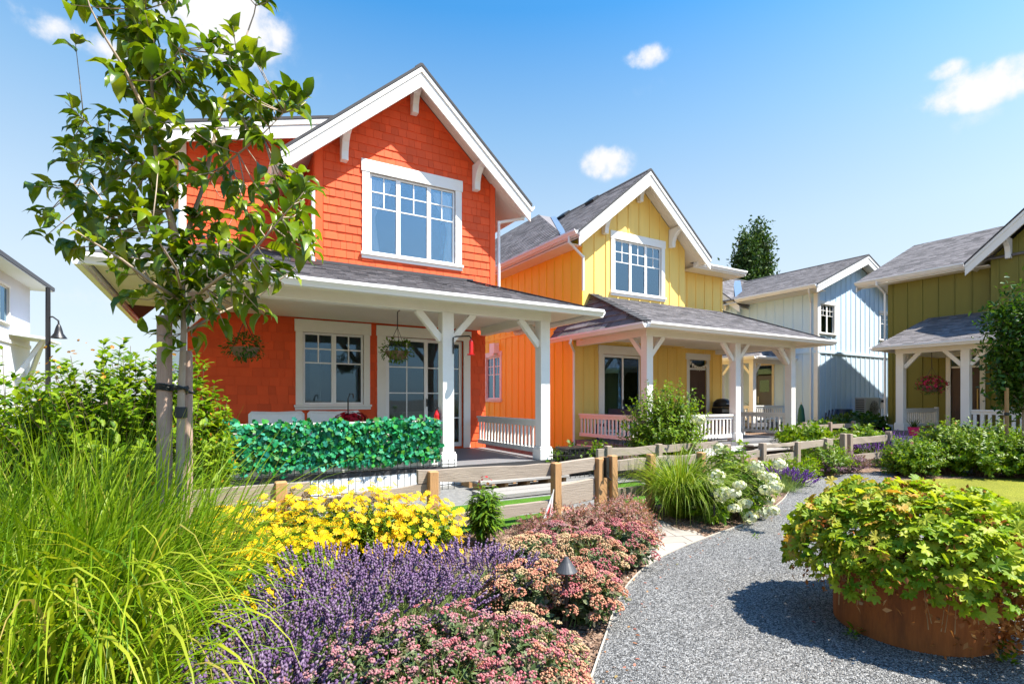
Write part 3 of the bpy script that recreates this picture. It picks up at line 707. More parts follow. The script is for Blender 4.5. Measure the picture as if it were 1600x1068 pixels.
# ================================================================== YELLOW HOUSE
yel = thing('yellow_house', 'yellow board and batten house with a side wall tinted orange by painted-in bounce light and a wide front porch', 'house', (11.5, 11.3, 0))
Y1 = Pl((0, 11.5, 0), (1, 0, 0), (0, 0, 1)); Y2 = Pl((0, 11.1, 0), (1, 0, 0), (0, 0, 1)); Y3 = Pl((0, 11.6, 0), (1, 0, 0), (0, 0, 1)); YS = Pl((8.63, 22, 0), (0, -1, 0), (0, 0, 1))
slide = (9.66, .34, 11.16, 2.70); ydoor = (13.2, .31, 14.0, 2.68)
m = MB(); lp = [(8.632, 0), (14.8, 0), (14.8, 3.1), (8.632, 3.1)]; wall(m, Y1, lp, [slide, ydoor]); battens(m, Y1, [(8.75, .3), (14.8, .3), (14.8, 3.0), (8.75, 3.0)], [slide, ydoor], .41, off=.2); m.build('front_wall', YEL, yel)
yc, ysl = 10.62, .845; uw = (9.74, 4.42, 11.54, 5.88)
def yz(x): return 7.83 - ysl * abs(x - yc) - .22
up = [(8.632, 3.0), (12.55, 3.0), (12.55, yz(12.55)), (yc, 7.61), (8.632, yz(8.632))]
m = MB(); wall(m, Y2, up, [uw]); battens(m, Y2, up, [uw], .41, off=.38); m.build('gable_wall', YEL, yel)
m = MB(); rp_ = [(12.5, 3.0), (14.95, 3.0), (14.95, 5.6), (12.5, 5.6)]; wall(m, Y3, rp_); battens(m, Y3, rp_, (), .41, off=.3); m.build('recess_wall', YEL, yel)
m = MB(); wall(m, Pl((12.55, 11.1, 0), (0, 1, 0), (0, 0, 1)), [(.12, 3), (.6, 3), (.6, 5.9), (.12, 5.9)]); wall(m, Pl((14.95, 11.72, 0), (0, 1, 0), (0, 0, 1)), [(0, 0), (9, 0), (9, 5.6), (0, 5.6)]); wall(m, Pl((14.95, 22, 0), (-1, 0, 0), (0, 0, 1)), [(0, 0), (6.3, 0), (6.3, 5.7), (0, 5.7)]); m.build('side_wall', YEL, yel)
sw = [(0, 3.53), (10.775, 3.53), (10.775, 5.75), (0, 5.75)]; sl_ = [(0, 0), (10.375, 0), (10.375, 3.49), (0, 3.49)]; sidewin = (5.3, 1.42, 6.3, 2.9)
m = MB(); wall(m, YS, sw); battens(m, YS, sw, (), .41, off=.1); wall(m, YS, sl_, [sidewin]); battens(m, YS, sl_, [sidewin], .41, off=.1); YS.box(m, 0, 10.5, 3.47, 3.55, 0, .028); m.build('bounce_tinted_side_wall', ORA_BOUNCE, yel)
m = MB(); YS.box(m, 10.76, 10.9, 3.6, 5.62, .0, .022); m.build('corner_board', ORA_BOUNCE, yel, .003)
m = MB(); YS.box(m, 10.36, 10.5, .3, 3.2, .0, .022); m.build('corner_board', ORA_BOUNCE, yel, .003)
window(yel, YS, sidewin[0], sidewin[2], sidewin[1], sidewin[3], 2, (2, 2), trim=.12, head=.17, sillh=.1, glassmat=GLASS_UP)
m = MB(); YS.poly(m, [(5.9, 3.0), (6.25, 3.0), (6.25, 3.35), (5.9, 3.35)], .0, .22); YS.box(m, 5.95, 6.2, 2.9, 3.0, .18, .24); m.build('vent_hood', WHITE2, yel, .01)
m = MB(); m.box((8.8, 11.7, 3.05), (14.8, 21.8, 3.15)); m.box((8.8, 11.7, .2), (14.8, 21.8, .3)); m.build('floor_slab', LIGHTIN, yel)
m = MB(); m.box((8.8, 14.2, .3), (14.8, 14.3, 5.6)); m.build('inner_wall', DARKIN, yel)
gable_roof(yel, Y2, yc, 2.49, 7.83, 5.73, .5, -4.3, 40)
# the wider roof behind it, its end hipped towards the gable
m = MB(); bk = 22.3
pk = V3((10.55, 16.2, 8.27))
roof_plane(m, [(8.12, bk, 5.76), (8.12, 11.25, 5.76), pk, (10.55, bk, 8.27)], 45)
roof_plane(m, [(13.0, 11.9, 5.76), (13.0, bk, 5.76), (10.55, bk, 8.27), pk], 46)
m.prism([(8.12, 11.25, 5.745), (10.62, 15.3, 7.9), (10.55, 16.2, 8.26)], (0, 0, -.05))
roof_plane(m, [(12.95, 11.1, 5.66), (15.4, 11.1, 5.66), (15.4, 14, 6.5), (12.95, 14, 6.5)], 48)
m.build('main_roof', ROOF, yel)
m = MB(); m.bar((8.15, 11.28, 5.78), (10.6, 15.35, 7.95), .18, .012, (-.4, -.5, 1)); m.build('valley_flashing', BLUEM, yel)
m = MB()
for y in (12.6, 14.1): m.bar((10.33, y, 7.62), (10.33, y + .42, 7.62), .32, .14, (-.8, 0, 1))
m.bar((9.2, 19.5, 6.93), (9.2, 19.8, 6.93), .26, .1, (-.8, 0, 1)); m.build('roof_vent', BLACK, yel, .02)
eave(yel, (8.12, 22.3, 5.77), (8.12, 10.62, 5.77), (-1, 0, 0)); eave(yel, (13.12, 10.8, 5.70), (13.12, 11.05, 5.7), (1, 0, 0)); eave(yel, (12.95, 11.1, 5.68), (15.4, 11.1, 5.68), (0, -1, 0)); eave(yel, (15.4, 11.1, 5.679), (15.4, 14, 5.679), (1, 0, 0))
m = MB(); m.box((8.13, 11.12, 5.52), (8.62, 22, 5.55)); m.build('eave_soffit', SOFFIT, yel)
m = MB(); m.box((12.97, 11.14, 5.5), (15.36, 11.59, 5.53)); m.build('eave_soffit', SOFFIT, yel)
for x in (9.33, yc, 11.91): bracket(yel, Y2, x, 7.83 - .2 - ysl * abs(x - yc) - (.03 if x == yc else .06), h=.55)
window(yel, Y2, uw[0], uw[2], uw[1], uw[3], 3, (2, 2, 2), trim=.14, head=.22, sillh=.12, glassmat=GLASS_UP)
downspout(yel, [(8.06, 10.95, 5.66), (8.06, 10.95, 5.5), (8.58, 11.02, 5.2), (8.58, 11.02, 4.3)]); downspout(yel, [(8.1, 10.9, 2.98), (8.1, 10.95, 2.88), (8.57, 11.42, 2.72), (8.57, 11.42, .1)])
m = MB()
for a, b in ((9.5, 9.66), (11.16, 11.32)): Y1.box(m, a, b, .31, 2.70, -.02, .032)
Y1.box(m, 9.48, 11.34, 2.70, 2.95, -.02, .042); sd2 = m.build('sliding_door', WHITE, yel, .004)
for (a, b, d) in ((9.67, 10.45, -.03), (10.4, 11.15, -.075)):
    m = MB(); y0, y1 = .345, 2.69
    Y1.box(m, a, a + .06, y0, y1, d - .02, d + .02); Y1.box(m, b - .06, b, y0, y1, d - .02, d + .02); Y1.box(m, a + .06, b - .06, y0, y0 + .09, d - .02, d + .019); Y1.box(m, a + .06, b - .06, y1 - .07, y1, d - .02, d + .019)
    dp = m.build('door_panel', WHITE2, sd2); m = MB(); Y1.box(m, a + .05, b - .05, y0 + .05, y1 - .05, d - .004, d + .004); m.build('pane', GLASS, dp)
m = MB(); Y1.box(m, 10.41, 10.43, 1.2, 1.4, .0, .03); m.build('handle', BLACK, sd2)
m = MB()
for a, b in ((13.07, 13.2), (14.0, 14.13)): Y1.box(m, a, b, .31, 2.68, -.02, .032)
Y1.box(m, 13.04, 14.16, 2.68, 2.88, -.02, .042); yd = m.build('door', WHITE, yel, .004)
m = MB(); Y1.box(m, 13.21, 13.99, .32, 2.36, -.06, -.02)
for x0, x1, y0, y1 in ((13.31, 13.55, .45, 1.2), (13.65, 13.89, .45, 1.2), (13.31, 13.55, 1.3, 2.0), (13.65, 13.89, 1.3, 2.0)): Y1.box(m, x0, x1, y0, y1, -.02, -.008)
m.build('door_leaf', DOORW, yd, .004)
m = MB(); Y1.box(m, 13.21, 13.99, 2.36, 2.42, -.06, -.01); m.build('transom_bar', WHITE2, yd); m = MB(); Y1.box(m, 13.22, 13.98, 2.43, 2.67, -.045, -.038); m.build('pane', GLASS, yd)
# porch
m = MB(); m.box((8.6, 8.7, .2), (14.45, 11.38, .306)); m.build('porch_floor', DECK, yel)
m = MB(); m.box((8.62, 8.68, .0), (14.43, 8.699, .2)); m.build('porch_skirt', SKIRT, yel)
m = MB(); m.box((8.58, 8.7, 0), (8.599, 11.3, .2)); m.build('porch_skirt', SKIRT, yel)
for x, y in ((8.73, 8.83), (11.87, 8.83), (14.29, 8.83), (14.29, 10.5)): porch_post(yel, x, y, .306, 2.87)
m = MB(); m.box((8.62, 8.74, 2.865), (14.42, 8.92, 3.03)); m.build('porch_beam', WHITE, yel, .004)
m = MB(); m.box((8.64, 8.921, 2.865), (8.82, 11.4, 3.03)); m.build('porch_beam', WHITE, yel, .004); m = MB(); m.box((14.2, 8.921, 2.865), (14.38, 11.3, 3.03)); m.build('porch_beam', WHITE, yel, .004)
for p, q in (((8.83, 8.83, 2.42), (9.24, 8.83, 2.88)), ((8.73, 8.93, 2.42), (8.73, 9.34, 2.88)), ((11.77, 8.83, 2.42), (11.36, 8.83, 2.88)), ((11.97, 8.83, 2.42), (12.38, 8.83, 2.88)), ((14.19, 8.83, 2.42), (13.78, 8.83, 2.88)), ((14.29, 8.93, 2.42), (14.29, 9.34, 2.88))): brace(yel, p, q)
m = MB(); strip_soffit(m, 8.25, 15.38, 8.3, 11.4, 3.02); m.build('porch_ceiling', SOFFIT, yel)
yf = lambda y: 3.09 + .40 * (y - 8.26)
m = MB()
roof_plane(m, [(8.17, 8.26, 3.09), (15.44, 8.26, 3.09), (14.3, 11.1, yf(11.1)), (8.95, 11.1, yf(11.1))], 51, rh=.13)
roof_plane(m, [(8.17, 11.95, 3.09), (8.17, 8.26, 3.09), (8.95, 11.1, yf(11.1)), (8.62, 11.95, 3.745)], 52, rh=.2, th=.03)
roof_plane(m, [(15.44, 8.26, 3.09), (15.44, 11.6, 3.09), (14.95, 11.6, 3.6), (14.3, 11.1, yf(11.1))], 53)
m.build('porch_roof', ROOF, yel)
m = MB()
for k in range(16):
    f0, f1 = k / 16, (k + 1.25) / 16; a, b = V3((8.19, 8.3, 3.11)), V3((8.95, 11.08, yf(11.1) + .03)); m.bar(a + (b - a) * f0 + V3((0, 0, .02)), a + (b - a) * min(1, f1), .24, .025)
m.build('hip_cap', ROOFD, yel)
m = MB(); m.bar((15.42, 8.3, 3.11), (14.3, 11.1, yf(11.1) + .03), .2, .025); m.build('hip_cap', ROOFD, yel)
eave(yel, (8.17, 8.26, 3.105), (15.44, 8.26, 3.105), (0, -1, 0), .1); eave(yel, (8.17, 11.95, 3.104), (8.17, 8.26, 3.104), (-1, 0, 0), .1); eave(yel, (15.44, 8.26, 3.104), (15.44, 11.6, 3.104), (1, 0, 0), .1)
railing(yel, (8.73, 11.35, 0), (8.73, 8.95, 0), .36, 1.02); railing(yel, (8.85, 8.83, 0), (11.76, 8.83, 0), .36, 1.02); railing(yel, (14.29, 8.95, 0), (14.29, 10.39, 0), .36, 1.02)
m = MB()
for k, (y, z) in enumerate(((8.5, .2), (8.2, .1))): m.box((12.0, y - .12, z), (14.15, y + .17, z + .04)); m.box((12.0, y + .15, 0), (14.15, y + .17, z))
m.build('steps', TIMBERG, yel, .004)

# ================================================================== BLUE HOUSE
blu = thing('pale_blue_house', 'pale blue board and batten house set back beyond the yellow house', 'house', (25, 13, 0))
B1 = Pl((0, 12.36, 0), (1, 0, 0), (0, 0, 1)); BS = Pl((21.9, 22, 0), (0, -1, 0), (0, 0, 1)); bsl = .43
w1, w2 = (22.13, 4.2, 23.15, 5.42), (27.05, 4.2, 28.1, 5.42)
fp = [(21.9, 3.44), (28.0, 3.44), (28.0, 6.2), (24.96, 7.5), (21.9, 6.2)]
m = MB(); wall(m, B1, fp, [w1, w2]); battens(m, B1, fp, [w1, w2], .4, off=.2); f2 = [(21.9, 0), (28.0, 0), (28, 3.4), (21.9, 3.4)]; wall(m, B1, f2); battens(m, B1, f2, (), .4, off=.2); B1.box(m, 21.9, 28, 3.36, 3.46, 0, .05); m.build('front_wall', BLU, blu)
d3 = (6.85, .45, 7.62, 2.95)
m = MB(); s1 = [(0, 3.44), (9.5, 3.44), (9.5, 5.95), (0, 5.95)]; wall(m, BS, s1); battens(m, BS, s1, (), .42, off=.15); s2 = [(0, 0), (9.5, 0), (9.5, 3.4), (0, 3.4)]; wall(m, BS, s2, [d3]); battens(m, BS, s2, [d3], .42, off=.15); BS.box(m, 0, 9.6, 3.36, 3.46, 0, .04); m.build('left_wall', BLU, blu)
m = MB(); wall(m, Pl((28.0, 12.5, 0), (0, 1, 0), (0, 0, 1)), [(0, 0), (9.5, 0), (9.5, 6.1), (0, 6.1)]); wall(m, Pl((28, 22, 0), (-1, 0, 0), (0, 0, 1)), [(0, 0), (6.1, 0), (6.1, 6.1), (0, 6.1)]); m.build('back_wall', BLU, blu)
m = MB(); m.box((21.87, 12.32, 0), (22.02, 12.359, 6.0)); m.box((21.862, 12.33, 0), (21.899, 12.48, 6.0)); m.build('corner_board', WHITE, blu, .003)
gable_roof(blu, B1, 24.96, 3.94, 7.75, 6.06, .5, -9.8, 60, barge_h=.36)
eave(blu, (21.02, 15.6, 6.07), (21.02, 11.88, 6.07), (-1, 0, 0)); m = MB(); m.box((21.04, 12.0, 5.86), (21.88, 15.6, 5.89)); m.build('eave_soffit', SOFFIT, blu)
BC = Pl((21.6, 0, 0), (0, -1, 0), (0, 0, 1))
cp = [(-20.6, 3.46), (-15.95, 3.46), (-15.95, 5.85), (-18.2, 7.6), (-20.6, 5.85)]; m = MB(); wall(m, BC, cp, t=.29); battens(m, BC, cp, (), .42, off=.1); m.build('cross_gable_wall', BLU, blu)
gable_roof(blu, BC, -18.2, 2.7, 7.9, 5.8, .45, -4.0, 64, barge_h=.36)
bracket(blu, BC, -16.5, 6.2, .5, .4)
m = MB(); m.bar((21.1, 15.45, 5.98), (24.2, 17.9, 7.72), .35, .012, (-.4, -.4, 1)); m.build('valley_flashing', BLUEM, blu)
window(blu, B1, w1[0], w1[2], w1[1], w1[3], 2, (2, 2), trim=.11, head=.14, grid=.38, colw=(1, 1), glassmat=GLASS); window(blu, B1, w2[0], w2[2], w2[1], w2[3], 2, (2, 2), trim=.11, head=.14, grid=.38)
downspout(blu, [(21.0, 12.2, 5.95), (21.1, 12.25, 5.8), (21.84, 12.6, 5.5), (21.84, 12.6, .2)])
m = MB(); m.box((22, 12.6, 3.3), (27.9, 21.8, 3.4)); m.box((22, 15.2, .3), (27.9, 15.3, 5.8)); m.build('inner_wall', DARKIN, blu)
m = MB()
for a, b in ((6.73, 6.85), (7.62, 7.74)): BS.box(m, a, b, .44, 2.95, -.02, .03)
BS.box(m, 6.7, 7.77, 2.95, 3.1, -.02, .04); bd = m.build('door', paint('cream door trim', (.7, .6, .42), .5), blu, .004)
m = MB(); BS.box(m, 6.86, 7.61, .46, 2.5, -.06, -.02); m.build('door_leaf', DOORG, bd); m = MB(); BS.box(m, 7.0, 7.47, 1.75, 2.3, -.019, -.012); BS.box(m, 6.88, 7.59, 2.56, 2.93, -.04, -.03); m.build('pane', GLASS, bd)
m = MB(); BS.box(m, 6.93, 6.97, 1.2, 1.55, -.02, .03); m.build('handle', STEEL, bd)
# little side porch of the blue house
m = MB(); m.box((19.6, 13.7, .25), (21.88, 17.8, .42)); m.build('porch_floor', DECK, blu)
for x, y in ((19.75, 13.85), (19.75, 15.4), (19.75, 17.6)): porch_post(blu, x, y, .42, 2.95)
m = MB(); m.box((19.66, 13.75, 2.95), (19.84, 17.7, 3.12)); m.build('porch_beam', WHITE, blu, .004)
m = MB(); m.box((19.84, 13.76, 2.952), (21.88, 13.93, 3.118)); m.build('porch_beam', WHITE, blu, .004)
m = MB(); roof_plane(m, [(19.2, 18.2, 3.2), (19.2, 13.3, 3.2), (21.89, 13.9, 3.95), (21.89, 18.2, 3.95)], 66); roof_plane(m, [(19.2, 13.3, 3.2), (21.89, 13.3, 3.2), (21.89, 13.9, 3.95)], 67); m.build('porch_roof', ROOF, blu)
eave(blu, (19.2, 18.2, 3.21), (19.2, 13.3, 3.21), (-1, 0, 0), .1); eave(blu, (19.2, 13.3, 3.209), (21.88, 13.3, 3.209), (0, -1, 0), .1)
m = MB(); m.box((19.25, 13.35, 3.121), (21.88, 18.1, 3.14)); m.build('porch_ceiling', SOFFIT, blu)
for p, q in (((19.75, 13.95, 2.5), (19.75, 14.35, 2.96)), ((19.75, 15.3, 2.5), (19.75, 14.9, 2.96)), ((19.75, 15.5, 2.5), (19.75, 15.9, 2.96)), ((19.85, 13.85, 2.5), (20.25, 13.85, 2.96))): brace(blu, p, q)
railing(blu, (19.75, 13.97, 0), (19.75, 15.28, 0), .48, 1.15); railing(blu, (19.88, 13.85, 0), (21.85, 13.85, 0), .48, 1.15)

# ================================================================== GREEN HOUSE
grn = thing('olive_green_house', 'olive green board and batten house with white porch on the right', 'house', (21.5, 7, 0))
GW = Pl((21.3, 0, 0), (0, -1, 0), (0, 0, 1)); GB = Pl((20.95, 0, 0), (0, -1, 0), (0, 0, 1))
gd = (-7.62, .47, -6.86, 2.82)
m = MB(); p1 = [(-9.48, 0), (4, 0), (4, 5.75), (-9.48, 5.75)]; wall(m, GW, p1, [gd]); battens(m, GW, p1, [gd], .45, off=.12); m.build('front_wall', GRN, grn)
gp = [(-6.49, 3.6), (-2.3, 3.6), (-2.3, 5.75), (-4.4, 7.75), (-6.49, 5.75)]; m = MB(); wall(m, GB, gp, t=.34); battens(m, GB, gp, (), .45, off=.15); m.build('gable_wall', GRN, grn)
m = MB(); GE = Pl((29.5, 9.48, 0), (-1, 0, 0), (0, 0, 1)); wall(m, GE, [(0, 0), (8.08, 0), (8.08, 5.9), (4.1, 7.5), (0, 5.9)]); wall(m, Pl((29.5, -4, 0), (0, 1, 0), (0, 0, 1)), [(0, 0), (13.3, 0), (13.3, 5.8), (0, 5.8)]); m.build('end_wall', GRN, grn)
m = MB()
roof_plane(m, [(20.85, 10.34, 5.77), (20.85, -4.4, 5.77), (25.4, -4.4, 7.82), (25.4, 10.34, 7.82)], 71, rh=.16); roof_plane(m, [(29.95, -4.4, 5.77), (29.95, 10.34, 5.77), (25.4, 10.34, 7.82), (25.4, -4.4, 7.82)], 72); m.build('main_roof', ROOF, grn)
m = MB(); Pl((0, 10.34, 0), (-1, 0, 0), (0, 0, 1)).poly(m, [(-20.85, 5.7), (-25.4, 7.75), (-25.4, 7.4), (-20.85, 5.4)], -.04, 0); Pl((0, 10.34, 0), (-1, 0, 0), (0, 0, 1)).poly(m, [(-25.4, 7.75), (-29.95, 5.7), (-29.95, 5.4), (-25.4, 7.4)], -.04, 0); m.build('barge_board', WHITE, grn)
eave(grn, (20.85, 10.34, 5.78), (20.85, 7.1, 5.78), (-1, 0, 0)); m = MB(); m.box((20.87, 6.52, 5.56), (21.29, 10.3, 5.59)); m.build('eave_soffit', SOFFIT, grn)
gable_roof(grn, GB, -4.4, 2.56, 8.05, 5.68, .5, -3.6, 74, barge_h=.4)
for x in (-6.05, -4.4): bracket(grn, GB, x, 8.05 - .2 - .926 * abs(x + 4.4) - (.03 if x == -4.4 else .06), .6)
downspout(grn, [(20.78, 9.62, 5.68), (20.8, 9.62, 5.55), (21.25, 9.55, 5.25), (21.25, 9.55, .2)])
m = MB()
for a, b in ((-7.75, -7.62), (-6.86, -6.73)): GW.box(m, a, b, .46, 2.82, -.02, .032)
GW.box(m, -7.78, -6.70, 2.82, 3.0, -.02, .042); gdo = m.build('door', WHITE, grn, .004)
m = MB(); GW.box(m, -7.61, -6.87, .48, 2.44, -.06, -.02); GW.box(m, -7.5, -7.28, .6, 1.5, -.019, -.008); GW.box(m, -7.2, -6.98, .6, 1.5, -.019, -.008); m.build('door_leaf', DOORW, gdo, .004)
m = MB(); GW.box(m, -7.61, -6.87, 2.44, 2.5, -.06, -.01); m.build('transom_bar', WHITE2, gdo); m = MB(); GW.box(m, -7.6, -6.88, 2.51, 2.81, -.04, -.03); GW.box(m, -7.36, -7.12, 1.75, 2.2, -.019, -.012); m.build('pane', GLASS, gdo)
m = MB(); GW.box(m, -6.93, -6.9, 1.1, 1.75, -.02, .04); m.build('handle', WARM, gdo)
m = MB(); m.box((18.25, -2, .3), (21.17, 8.0, .46)); m.build('porch_floor', DECK, grn)
for y in (7.83, 6.23, 2.6, -1.6): porch_post(grn, 18.4, y, .46, 2.82)
m = MB(); m.box((18.31, -1.8, 2.8), (18.49, 7.95, 2.98)); m.build('porch_beam', WHITE, grn, .004); m = MB(); m.box((18.491, 7.74, 2.8), (21.2, 7.92, 2.98)); m.build('porch_beam', WHITE, grn, .004)
for p, q in (((18.4, 7.73, 2.38), (18.4, 7.32, 2.84)), ((18.4, 6.33, 2.38), (18.4, 6.74, 2.84)), ((18.4, 6.13, 2.38), (18.4, 5.72, 2.84)), ((18.5, 7.83, 2.38), (18.91, 7.83, 2.84)), ((18.4, 2.7, 2.38), (18.4, 3.1, 2.84))): brace(grn, p, q)
gf = lambda x: 3.05 + .335 * (x - 17.9)
m = MB()
roof_plane(m, [(17.9, 8.35, 3.05), (17.9, -2.4, 3.05), (20.95, -2.4, gf(20.95)), (20.95, 8.45 - .2, gf(20.95))], 76); roof_plane(m, [(21.3, 8.36, 3.05), (17.9, 8.35, 3.05), (20.95, 8.3, gf(20.95) - .005), (21.3, 8.3, gf(20.95) - .005)], 77); roof_plane(m, [(20.95, 8.25, gf(20.95)), (20.95, 6.45, gf(20.95)), (21.3, 6.45, gf(21.3)), (21.3, 8.25, gf(21.3))], 78)
m.build('porch_roof', ROOF, grn)
eave(grn, (17.9, 8.35, 3.06), (17.9, -2.4, 3.06), (-1, 0, 0), .1); eave(grn, (21.3, 8.36, 3.059), (17.9, 8.36, 3.059), (0, 1, 0), .1)
m = MB(); strip_soffit(m, 17.95, 21.25, -2.3, 8.3, 2.985, along='y'); m.build('porch_ceiling', SOFFIT, grn)
railing(grn, (18.4, 6.12, 0), (18.4, 2.72, 0), .5, 1.12, .16, .075); railing(grn, (18.52, 7.83, 0), (20.78, 7.83, 0), .5, 1.12)
m = MB(); m.box((18.22, -2, 0), (18.249, 7.98, .3)); m.build('porch_skirt', PALE, grn)
m = MB(); m.box((20.76, 7.78, .46), (20.86, 7.88, 1.15)); m.build('rail_post', WHITE, grn)
m = MB(); GW.box(m, -9.49, -9.3, 0, .5, .001, .06); m.build('foundation', PALE, grn)

# ================================================================== WHITE HOUSE, far left
wh = thing('white_house', 'white two storey house with grey roof edge far behind the left shrubs', 'house', (-8, 24, 0))
HS = Pl((-5.9, 0, 0), (0, 1, 0), (0, 0, 1)); ww_ = (22.0, 3.95, 23.6, 5.15)
m = MB(); hp = [(14, 0), (26.0, 0), (26.0, 5.6), (14, 5.6)]; wall(m, HS, hp, [ww_]); HS.box(m, 14, 26.0, 3.3, 3.42, 0, .04)
wall(m, Pl((-14, 26, 0), (1, 0, 0), (0, 0, 1)), [(0, 0), (8, 0), (8, 5.6), (0, 5.6)]); m.build('wall', PALE, wh)
m = MB(); wall(m, Pl((-6.5, 0, 0), (0, 1, 0), (0, 0, 1)), [(26.0, 0), (28.6, 0), (28.6, 5.5), (26.0, 5.5)]); m.build('rear_wall', PALE, wh)
m = MB(); m.prism([(-5.3, 13, 5.62), (-5.3, 26.6, 5.62), (-9, 26.6, 6.3), (-9, 13, 6.3)], (0, 0, .14)); m.build('roof', paint('dark grey roof edge', (.05, .055, .065), .6), wh)
m = MB(); m.box((-6.0, 13, 5.58), (-5.32, 26.5, 5.61)); m.build('soffit', PALE, wh)
wn = window(wh, HS, ww_[0], ww_[2], ww_[1], ww_[3], 2, (0, 0), trim=.08, head=.08, glassmat=GLASS_UP, grid=0)
m = MB(); m.box((-13, 14.5, .2), (-7.5, 25.5, 5)); m.build('inner_wall', DARKIN, wh)
m = MB()
for p, q in (((-5.85, 24.2, 2.2), (-5.2, 24.6, 3.6)), ((-5.2, 24.6, 3.6), (-5.85, 25.6, 2.1))): m.bar(p, q, .12, .12)
m.prism([(-5.88, 23.6, 3.6), (-5.0, 23.8, 3.5), (-5.0, 26, 3.5), (-5.88, 26, 3.6)], (0, 0, .08)); m.build('entry_canopy', PALE, wh)

# ================================================================== FENCES
def fence(name, label, y, posts, rails, h=.70, mat=TIMBERW, group='timber split rail fences'):
    t = thing(name, label, 'fence', ((posts[0] + posts[-1]) / 2, y, 0), group); r = random.Random(len(label))
    for x in posts:
        m = MB(); dx, dy = r.uniform(-.012, .012), r.uniform(-.01, .01); hh = h + r.uniform(-.02, .03)
        a = V3((x, y, -.05)); b = V3((x + dx, y + dy, hh)); m.bar(a, b, .095, .095, (r.uniform(-.1, .1), 1, 0)); m.build('fence_post', mat, t, .008)
    for (x0, x1, z0, z1, w, dy) in rails:
        m = MB(); n = 7; P = []
        for i in range(n + 1):
            f = i / n; P.append((x0 + (x1 - x0) * f, y + dy, z0 + (z1 - z0) * f + r.uniform(-.006, .006), w * r.uniform(.9, 1.1)))
        sec = []
        for (x, yy, z, ww) in P: sec.append([(x, yy - .03 + r.uniform(-.004, .004), z - ww / 2), (x, yy + .03, z - ww / 2), (x, yy + .028, z + ww / 2), (x, yy - .028 + r.uniform(-.004, .004), z + ww / 2)])
        b = len(m.v); m.v += [p for s_ in sec for p in s_]
        for i in range(n):
            for k in range(4): m.f.append((b + i * 4 + k, b + i * 4 + (k + 1) % 4, b + (i + 1) * 4 + (k + 1) % 4, b + (i + 1) * 4 + k))
        m.f += [(b + 3, b + 2, b + 1, b), (b + n * 4, b + n * 4 + 1, b + n * 4 + 2, b + n * 4 + 3)]
        m.build('rail', TIMBER, t)
    return t
fence('timber_fence', 'split rail timber fence behind the yellow flowers in front of the red house', 4.81, (-.95, .51, 1.88, 3.36),
      [(-1.6, .75, .61, .61, .14, .03), (.42, 1.98, .43, .52, .125, .06), (1.75, 3.42, .64, .605, .13, .06), (-1.5, .6, .24, .25, .13, .03), (.45, 1.95, .17, .19, .13, .03), (1.8, 3.45, .17, .22, .12, .04)])
fence('timber_fence', 'split rail timber fence half hidden behind the fountain grass clump', 4.81, (4.20, 4.81, 5.75), [(4.1, 5.9, .60, .60, .13, .04), (4.1, 5.9, .25, .26, .13, .04)])
fence('timber_fence', 'low timber fence between hydrangea and the yellow house porch', 5.35, (7.0, 7.9, 8.85, 9.75), [(6.3, 8.0, .45, .52, .12, .03), (7.85, 8.95, .40, .43, .13, .03), (8.75, 10.0, .58, .62, .12, .03), (7.85, 8.95, .62, .63, .05, .03)], .68, TIMBERP)
fence('timber_fence', 'far timber fence beside the purple flowers at the end of the gravel path', 5.45, (10.55, 10.75, 12.3), [(10.7, 12.4, .58, .60, .13, .03), (10.7, 12.4, .25, .25, .12, .03)], .72, TIMBERP)
fence('timber_fence', 'weathered fence in front of the pale blue house', 8.6, (14.6, 15.9, 17.2), [(14.2, 17.6, .60, .60, .13, .03), (14.2, 17.6, .28, .28, .13, .03)], .75, TIMBERP)
fence('timber_fence', 'grey fence rail running between the red and yellow yards behind the iron railing', 6.3, (5.4, 6.5), [(5.2, 8.0, .56, .58, .12, .03)], .66, TIMBERP)
gt = thing('timber_gate', 'short two plank timber gate section with two posts beside the paved walk', 'gate', (3.7, 4.81, 0))
for x, y in ((3.97, 4.80), (4.09, 4.86)):
    m = MB(); m.bar((x, y, -.05), (x + .005, y, .71), .085, .09, (0, 1, 0)); m.build('gate_post', TIMBERW, gt, .008)
m = MB(); m.bar((3.43, 4.83, .615), (3.92, 4.83, .645), .05, .15); m.build('plank', TIMBER, gt, .006)
m = MB(); m.bar((3.43, 4.83, .31), (3.92, 4.83, .35), .05, .25); m.build('plank', TIMBER, gt, .006)
m = MB(); m.bar((3.43, 4.83, .09), (3.92, 4.83, .11), .05, .07); m.build('plank', TIMBER, gt, .006)
m = MB(); m.box((4.02, 4.72, .48), (4.06, 4.78, .72)); m.tube([(4.03, 4.7, .55), (4.0, 4.68, .5), (4.05, 4.68, .46)], .012, 6); m.build('latch', BLACK, gt)
def iron(name, label, p, q, h=.5, step=.098):
    p, q = V3(p), V3(q); t = thing(name, label, 'fence', (p + q) / 2, 'black iron edging fences'); L = (q - p).length; d = (q - p) / L; n = int(L / 1.0) + 1; Z = V3((0, 0, 1))
    for k in range(n):
        a, b = p + d * (L * k / n), p + d * (L * (k + 1) / n); m = MB()
        for z in (h * .84, h * .17): m.bar(a + Z * z, b + Z * z, .012, .012)
        ns = max(2, int((b - a).length / step))
        for i in range(ns):
            c = a + (b - a) * ((i + .5) / ns); m.tube([c, c + Z * (h * .95)], .0055, 5); m.lathe(c + Z * h * .93, [(.0, 0), (.011, .012), (0, .05)], 5)
        m.build('picket_panel', IRON, t)
    return t
iron('iron_fence', 'low black iron edging fence before the white skirt of the red porch', (-.7, 7.5, 0), (3.35, 7.5, 0), .47)
iron('iron_fence', 'low black iron edging fence at the right corner of the red porch', (5.05, 7.45, 0), (6.3, 7.45, 0), .5)
